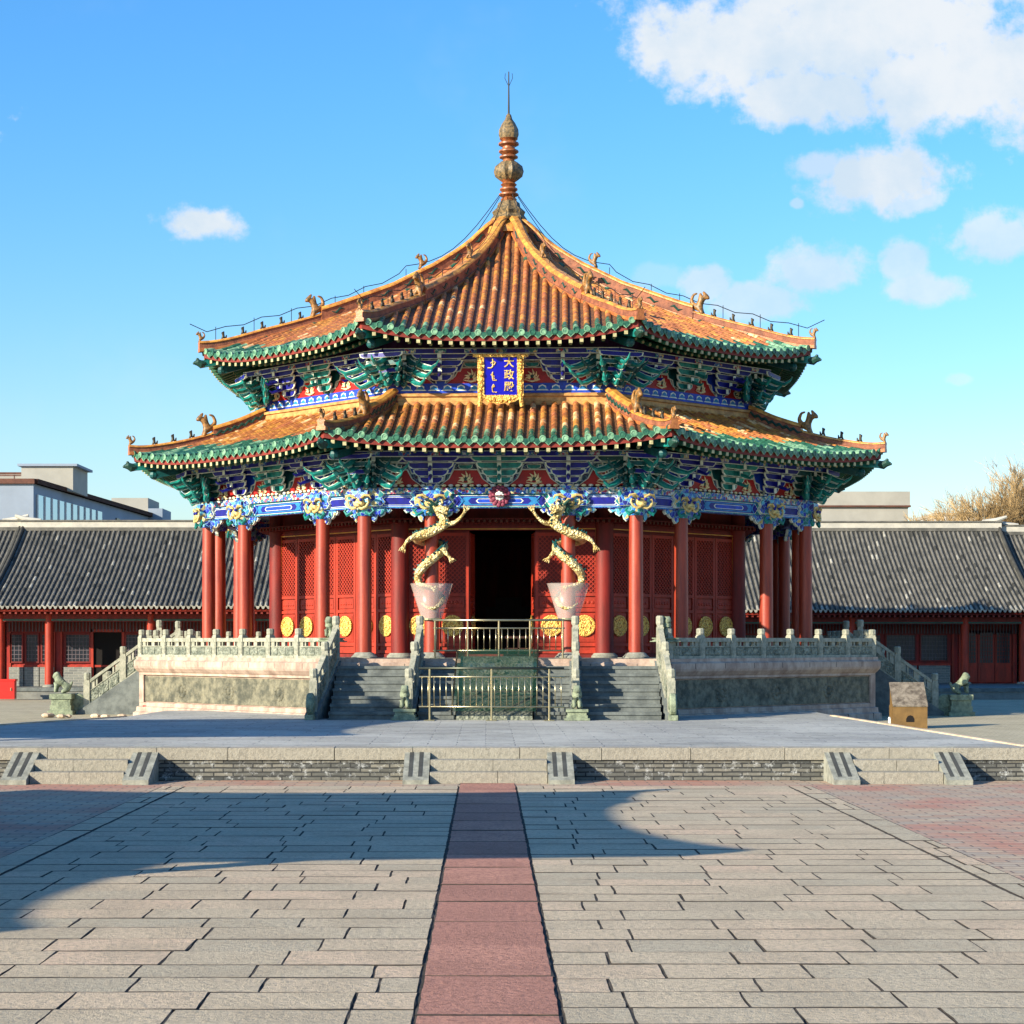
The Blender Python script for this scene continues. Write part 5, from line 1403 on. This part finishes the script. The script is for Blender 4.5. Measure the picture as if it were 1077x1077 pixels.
    m.box(-hw-.3, hw+.3, yc-.16, yc+.16, r0-.08, r0+.06, 1); m.box(-hw-.3, hw+.3, yc-.12, yc+.12, r0+.06, r0+.3, 0); m.box(-hw-.34, hw+.34, yc-.17, yc+.17, r0+.3, r0+.36, 1)
    for sx in (-1, 1): m.tube([(sx*(hw-.5), yc, r0+.32), (sx*(hw+.1), yc, r0+.38), (sx*(hw+.55), yc, r0+.55)], [.1, .12, .06], 8, 0)
    m.build('ridge', ['ridge_white', 'grey_tile'], rt)
    for sx in (-1, 1):     # verge ridges running down the slope
        m = MB(); pts = [Vector((sx*(hw+.22), y_, S(y_)+.1)) for y_ in ys]; m.tube(pts, .08, 8, 0); m.build('verge', 'grey_tile_dark', rt, smooth=True)
    return t
GR = 'long grey-roofed red halls behind the pavilion'
long_hall('long_hall', -18.6, -5.0, 75, 'red hall with long grey tiled roof and open dark door, left behind the pavilion', ['w', 'd', 'w', 'w'], [2.0, 3.9, 3.9, 3.9], group=GR)
long_hall('long_hall', -33, -19.2, 75.2, 'red hall with grey tiled roof cut off by the left edge of the photo', ['w', 'w', 'l'], 0, group=GR, ridge=7.0)
long_hall('long_hall', 5.6, 21.9, 80, 'red hall with long grey tiled roof, right behind the pavilion near the bare tree', ['w', 'w', 'w', 'l'], [4.4, 4.4, 4.4, 2.4], group=GR, eave=3.66, ridge=7.25, Yp=72)
long_hall('long_hall', 22.5, 38, 80.2, 'red hall with grey tiled roof beyond the right edge of the photo', ['l', 'w', 'w'], 0, group=GR, eave=3.66, ridge=7.1, Yp=72)

# ================================================================== SIDE PAVILIONS (left, outside the frame; their shadows cross the courtyard)
def side_pavilion(x, y, lx, ly, hr, label):
    t = thing('side_pavilion', label, 'pavilion', (x, y, 0), 0, 'square pavilions along the left of the courtyard')
    m = MB(); m.box(-lx/2-.6, lx/2+.6, -ly/2-.6, ly/2+.6, -.05, .6); m.build('plinth', 'stone_grey', t)
    m = MB(); m.box(-lx/2+1.2, lx/2-1.2, -ly/2+1.2, ly/2-1.2, .6, 4.0); m.build('wall', 'red_wall', t)
    for i in range(4):
        for j in range(4):
            if i in (0, 3) or j in (0, 3):
                m = MB(); m.lathe([(.2, .6), (.18, 4.2)], 14, (-lx/2+lx*i/3, -ly/2+ly*j/3, 0)); m.build('column', 'red_column', t, smooth=True)
    m = MB(); m.box(-lx/2-.15, lx/2+.15, -ly/2-.15, ly/2+.15, 4.0, 4.5); m.build('beam', 'painted_blue', t)
    m = MB(); X, Y_ = lx/2+1.5, ly/2+1.5; z0 = 4.5
    rl = max(.9, (ly-lx)/2)
    N = 8; rings = []
    for i in range(N+1):
        q = i/N; h = z0+(hr-z0)*(.85*q+.15*q*q); fx = X*(1-q)+.02; fy = Y_*(1-q)+(rl+.02)*q
        P = []
        for cx, cy in ((-1, -1), (0, -1), (1, -1), (1, 0), (1, 1), (0, 1), (-1, 1), (-1, 0)):
            li = .5*(1-q)**3 if cx and cy else 0
            P.append((cx*fx*(1+li*.06), cy*fy*(1+li*.06), h+li))
        rings.append(P)
    vs = [p for r_ in rings for p in r_]
    m.add(vs, [(i*8+j, i*8+(j+1) % 8, (i+1)*8+(j+1) % 8, (i+1)*8+j) for i in range(N) for j in range(8)], 0)
    m.add([(p[0], p[1], p[2]-.15) for p in rings[0]], [tuple(range(8))[::-1]], 1)
    m.add(rings[0]+[(p[0], p[1], p[2]-.15) for p in rings[0]], [(j, 8+j, 8+(j+1) % 8, (j+1) % 8) for j in range(8)], 2)
    rt = m.build('roof', ['grey_tile', 'red_fascia', 'tile_green'], t)
    for cx, cy in ((-1, -1), (1, -1), (1, 1), (-1, 1)):
        pts = [Vector(rings[i][{(-1, -1): 0, (1, -1): 2, (1, 1): 4, (-1, 1): 6}[(cx, cy)]])+Vector((0, 0, .1)) for i in range(N+1)]
        m = MB(); m.tube(pts, .14, 6); m.build('hip_ridge', 'ridge_yellow', rt)
    m = MB(); m.box(-.15, .15, -rl-.2, rl+.2, hr-.1, hr+.35); m.build('top_ridge', 'ridge_yellow', rt)
side_pavilion(-19.2, 11.3, 4.6, 4.2, 7.2, 'small grey-roofed side pavilion nearest the camera on the left')
side_pavilion(-13.6, 18.3, 7, 6, 6.8, 'grey-roofed larger side pavilion second from the camera on the left')
side_pavilion(-17.5, 34.4, 6, 4.2, 7.5, 'grey-roofed side pavilion standing left of the terrace')

# ================================================================== MODERN BUILDINGS BEYOND
b = thing('office_building', 'blue-grey office building with a long glass strip beyond the left hall', 'building', (-27.4, 117, 0))
m = MB(); m.add([(-40, 0, 0), (0, 0, 0), (1.8, 36, 0), (-40, 36, 0), (-40, 0, 12), (0, 0, 12), (1.8, 36, 12), (-40, 36, 12)], [(4, 5, 6, 7), (0, 1, 5, 4), (1, 2, 6, 5), (2, 3, 7, 6), (3, 0, 4, 7)], 0)
m.build('wall', 'concrete_blue', b)
m = MB()
for k_ in range(2):
    m.bar((0.03, -.0, 12.1), (1.86, 36, 12.1), .5, .3)
m.bar((-40, -.05, 12.1), (.1, -.05, 12.1), .3, .3); m.build('parapet', 'rust', b)
for i in range(10):
    y0 = .6+i*1.6; y1 = y0+1.45; x_ = lambda y: 1.8*y/36
    m = MB(); m.add([(x_(y0)+.06, y0, 9.4), (x_(y1)+.06, y1, 9.4), (x_(y1)+.06, y1, 11.35), (x_(y0)+.06, y0, 11.35)], [(0, 1, 2, 3)]); wd_ = m.build('window', 'window_glass', b)
    m = MB(); m.bar((x_(y0)+.08, y0, 9.4), (x_(y0)+.08, y0, 11.35), .1, .1); m.build('mullion', 'render_white', wd_)
for y0 in (20.5, 23, 25.5):
    m = MB(); m.box(1.8*y0/36-.02, 1.8*y0/36+.1, y0, y0+1.2, 10.0, 11.2); m.build('window', 'window_dark', b)
m = MB(); m.box(-2.3, 1.0, 6.5, 11, 12, 13.6, 0); m.box(-2.5, 1.3, 6.3, 11.2, 13.6, 13.75, 1); m.build('roof_house', ['concrete', 'concrete_blue'], b)
m = MB(); m.box(-4.9, -1.2, 8, 12, 12, 13.2, 0); m.box(-7, -1.7, 8, 11, 13.2, 13.35, 1)
for x_1 in (-6, -5, -4, -3, -2): m.box(x_1, x_1+.06, 7.4, 7.46, 12, 13.1, 1)
m.box(-8, -1, 7.4, 7.46, 13.05, 13.12, 1); m.build('roof_machine_room', ['concrete', 'rust'], b)
m = MB(); m.box(-1.3, 1.5, 31, 36, 11.4, 13.4, 0); m.box(1.5, 2.6, 31, 35, 11, 12.6, 1); m.build('stair_tower', ['concrete', 'concrete_blue'], b)
b = thing('concrete_block', 'plain pale concrete building above the right hall roof', 'building', (24.2, 125, 0))
m = MB(); m.box(-4, 3, 0, 12, 0, 11.2, 0); m.build('wall', 'concrete', b)
m = MB(); m.box(-4.1, 3.1, -.15, 12.1, 11.2, 12.1, 0); m.box(-4.05, 3.05, -.08, 0, 9.6, 9.75, 1); m.box(-4.15, 3.15, -.2, 12.15, 11.1, 11.2, 1); m.build('parapet', ['concrete', 'rust'], b)
m = MB(); m.box(-3.9, .5, -1.2, -.1, 9.2, 9.5, 0); m.build('canopy', 'concrete_blue', b)
b = thing('white_house', 'small white building corner peeping over the right hall roof under the tree', 'building', (33.2, 135, 0))
m = MB(); m.box(-1.9, 1.2, 0, 6, 0, 11.2); m.build('wall', 'render_white', b); m = MB(); m.box(-2, 1.3, -.1, 6.1, 11.2, 11.4); m.build('roof', 'concrete', b)
m = MB(); m.box(-.8, -.2, -.03, 0, 9.2, 10.2); m.build('window', 'window_dark', b)
b = thing('low_roof_house', 'low flat-roofed grey building between the office and the pavilion', 'building', (-24.6, 170, 0))
m = MB(); m.box(-3, 6, 0, 8, 0, 12.2); m.build('wall', 'concrete_blue', b); m = MB(); m.box(-3.1, 6.1, -.1, 8.1, 12.2, 12.5); m.build('roof', 'concrete', b)

# ================================================================== BARE TREES
def tree(x, y, H, seed, label, spread=1.):
    rnd = random.Random(seed)
    t = thing('bare_tree', label, 'tree', (x, y, 0), 0, 'bare trees beyond the right hall')
    tr = MB(); cr = MB()
    def rv(s): return Vector((rnd.uniform(-s, s), rnd.uniform(-s, s), rnd.uniform(-s, s)))
    def grow(p, d, L, r, lev):
        n = 3; pts = [p]; q = p.copy(); dd = d.copy()
        for i in range(n): dd = (dd+rv(.12)).normalized(); q = q+dd*L/n; pts.append(q.copy())
        (tr if lev < 2 else cr).tube(pts, [r*(1-.35*i/n) for i in range(n+1)], 7 if lev < 2 else (4 if lev < 4 else 3), cap=False)
        if lev >= 6: return
        nb = (5, 5, 4, 4, 5, 6)[lev]
        for i in range(nb):
            f = rnd.uniform(.35, 1) if i else 1; k = min(n-1, int(f*n)); b = pts[k].lerp(pts[k+1], f*n-k) if k < n else pts[-1]
            ang = rnd.uniform(.25, .75)*spread; ax = dd.cross(rv(1)).normalized()
            nd = (Matrix.Rotation(ang, 3, ax) @ dd); nd = (nd+Vector((0, 0, .12))).normalized()
            grow(b, nd, L*rnd.uniform(.58, .8), max(.011, r*.55), lev+1)
    grow(Vector((0, 0, 0)), Vector((0, 0, 1)), H*.3, .28, 0)
    tr.build('trunk', 'bark', t, smooth=True); cr.build('crown', 'twig', t)
tree(29.9, 112, 15.4, 3, 'large bare tan tree rising over the right hall roof at the photo edge')
tree(36.5, 118, 16, 11, 'bare tan tree farthest right, mostly outside the photo')
tree(29.2, 117, 12.6, 21, 'thin bare tree between the concrete building and the larger tree', .8)

# ================================================================== SMALL THINGS
t = thing('wooden_shelter_box', 'yellow wooden box with weathered sloping lid and arched hole, right of the platform', 'box', (10.5, 48.0, GZ), R(-4))
m = MB(); m.box(-.42, .42, 0, .7, 0, .56); m.build('body', 'wood_yellow', t)
m = MB(); m.hexa([(-.43, -.02, .54), (.43, -.02, .54), (.43, .66, 1.1), (-.43, .66, 1.1), (-.43, -.02, .575), (.43, -.02, .575), (.43, .66, 1.135), (-.43, .66, 1.135)]); m.build('lid', 'wood_grey', t)
m = MB(); m.hexa([(-.41, .02, .56), (.41, .02, .56), (.41, .65, .56), (-.41, .65, .56), (-.41, .02, .57), (.41, .02, .57), (.41, .65, 1.08), (-.41, .65, 1.08)]); m.build('gable', 'wood_yellow', t)
m = MB(); m.prism([(-.1, .16), (.1, .16), (.1, .24), (.06, .31), (0, .33), (-.06, .31), (-.1, .24)][::1], -.006, -.002); m.build('hole', 'interior_shade', t)  # flat plate on the front; the hole's shade is its near-black colour
m = MB(); m.box(-.025, .025, -.025, .025, 0, .26); m.lathe([(.035, .26), (.02, .3)], 8)
tag(m.build('white_post', 'white_paint', loc=(9.9, 47.6, GZ)), 'short white post at the left side of the yellow wooden box', 'post')
def red_cabinet(x, y, z, s, label):
    t = thing('fire_cabinet', label, 'cabinet', (x, y, z), 0)
    m = MB(); m.box(-.3*s, .3*s, 0, .3*s, 0.04, .62*s); m.build('body', 'red_paint', t)
    m = MB(); m.box(-.33*s, .33*s, -.03, .33*s, .62*s, .67*s); m.build('lid', 'red_paint', t)
    m = MB(); m.box(.18*s, .21*s, -.03, 0, .3*s, .4*s); m.build('handle', 'steel', t)
red_cabinet(-9.45, 54.2, GZ, .55, 'small red fire cabinet beside the left corner of the platform')
red_cabinet(-17.75, 71.3, GZ, 1.15, 'larger red fire cabinet in front of the left hall at the photo edge')
# loose broken stones at the foot of the left side stairs
m = MB()
for i in range(7):
    m.tone = None
    m.ball((random.uniform(-1.2, 1.2), random.uniform(-.4, .4), .06), random.uniform(.08, .17), 0, random.uniform(1, 2), 1, .6, 6)
tag(m.build('rubble', 'stone_pale', loc=(-11.3, 54.6, GZ)), 'pale broken stones lying by the left side stairs', 'stones', kind='stuff')
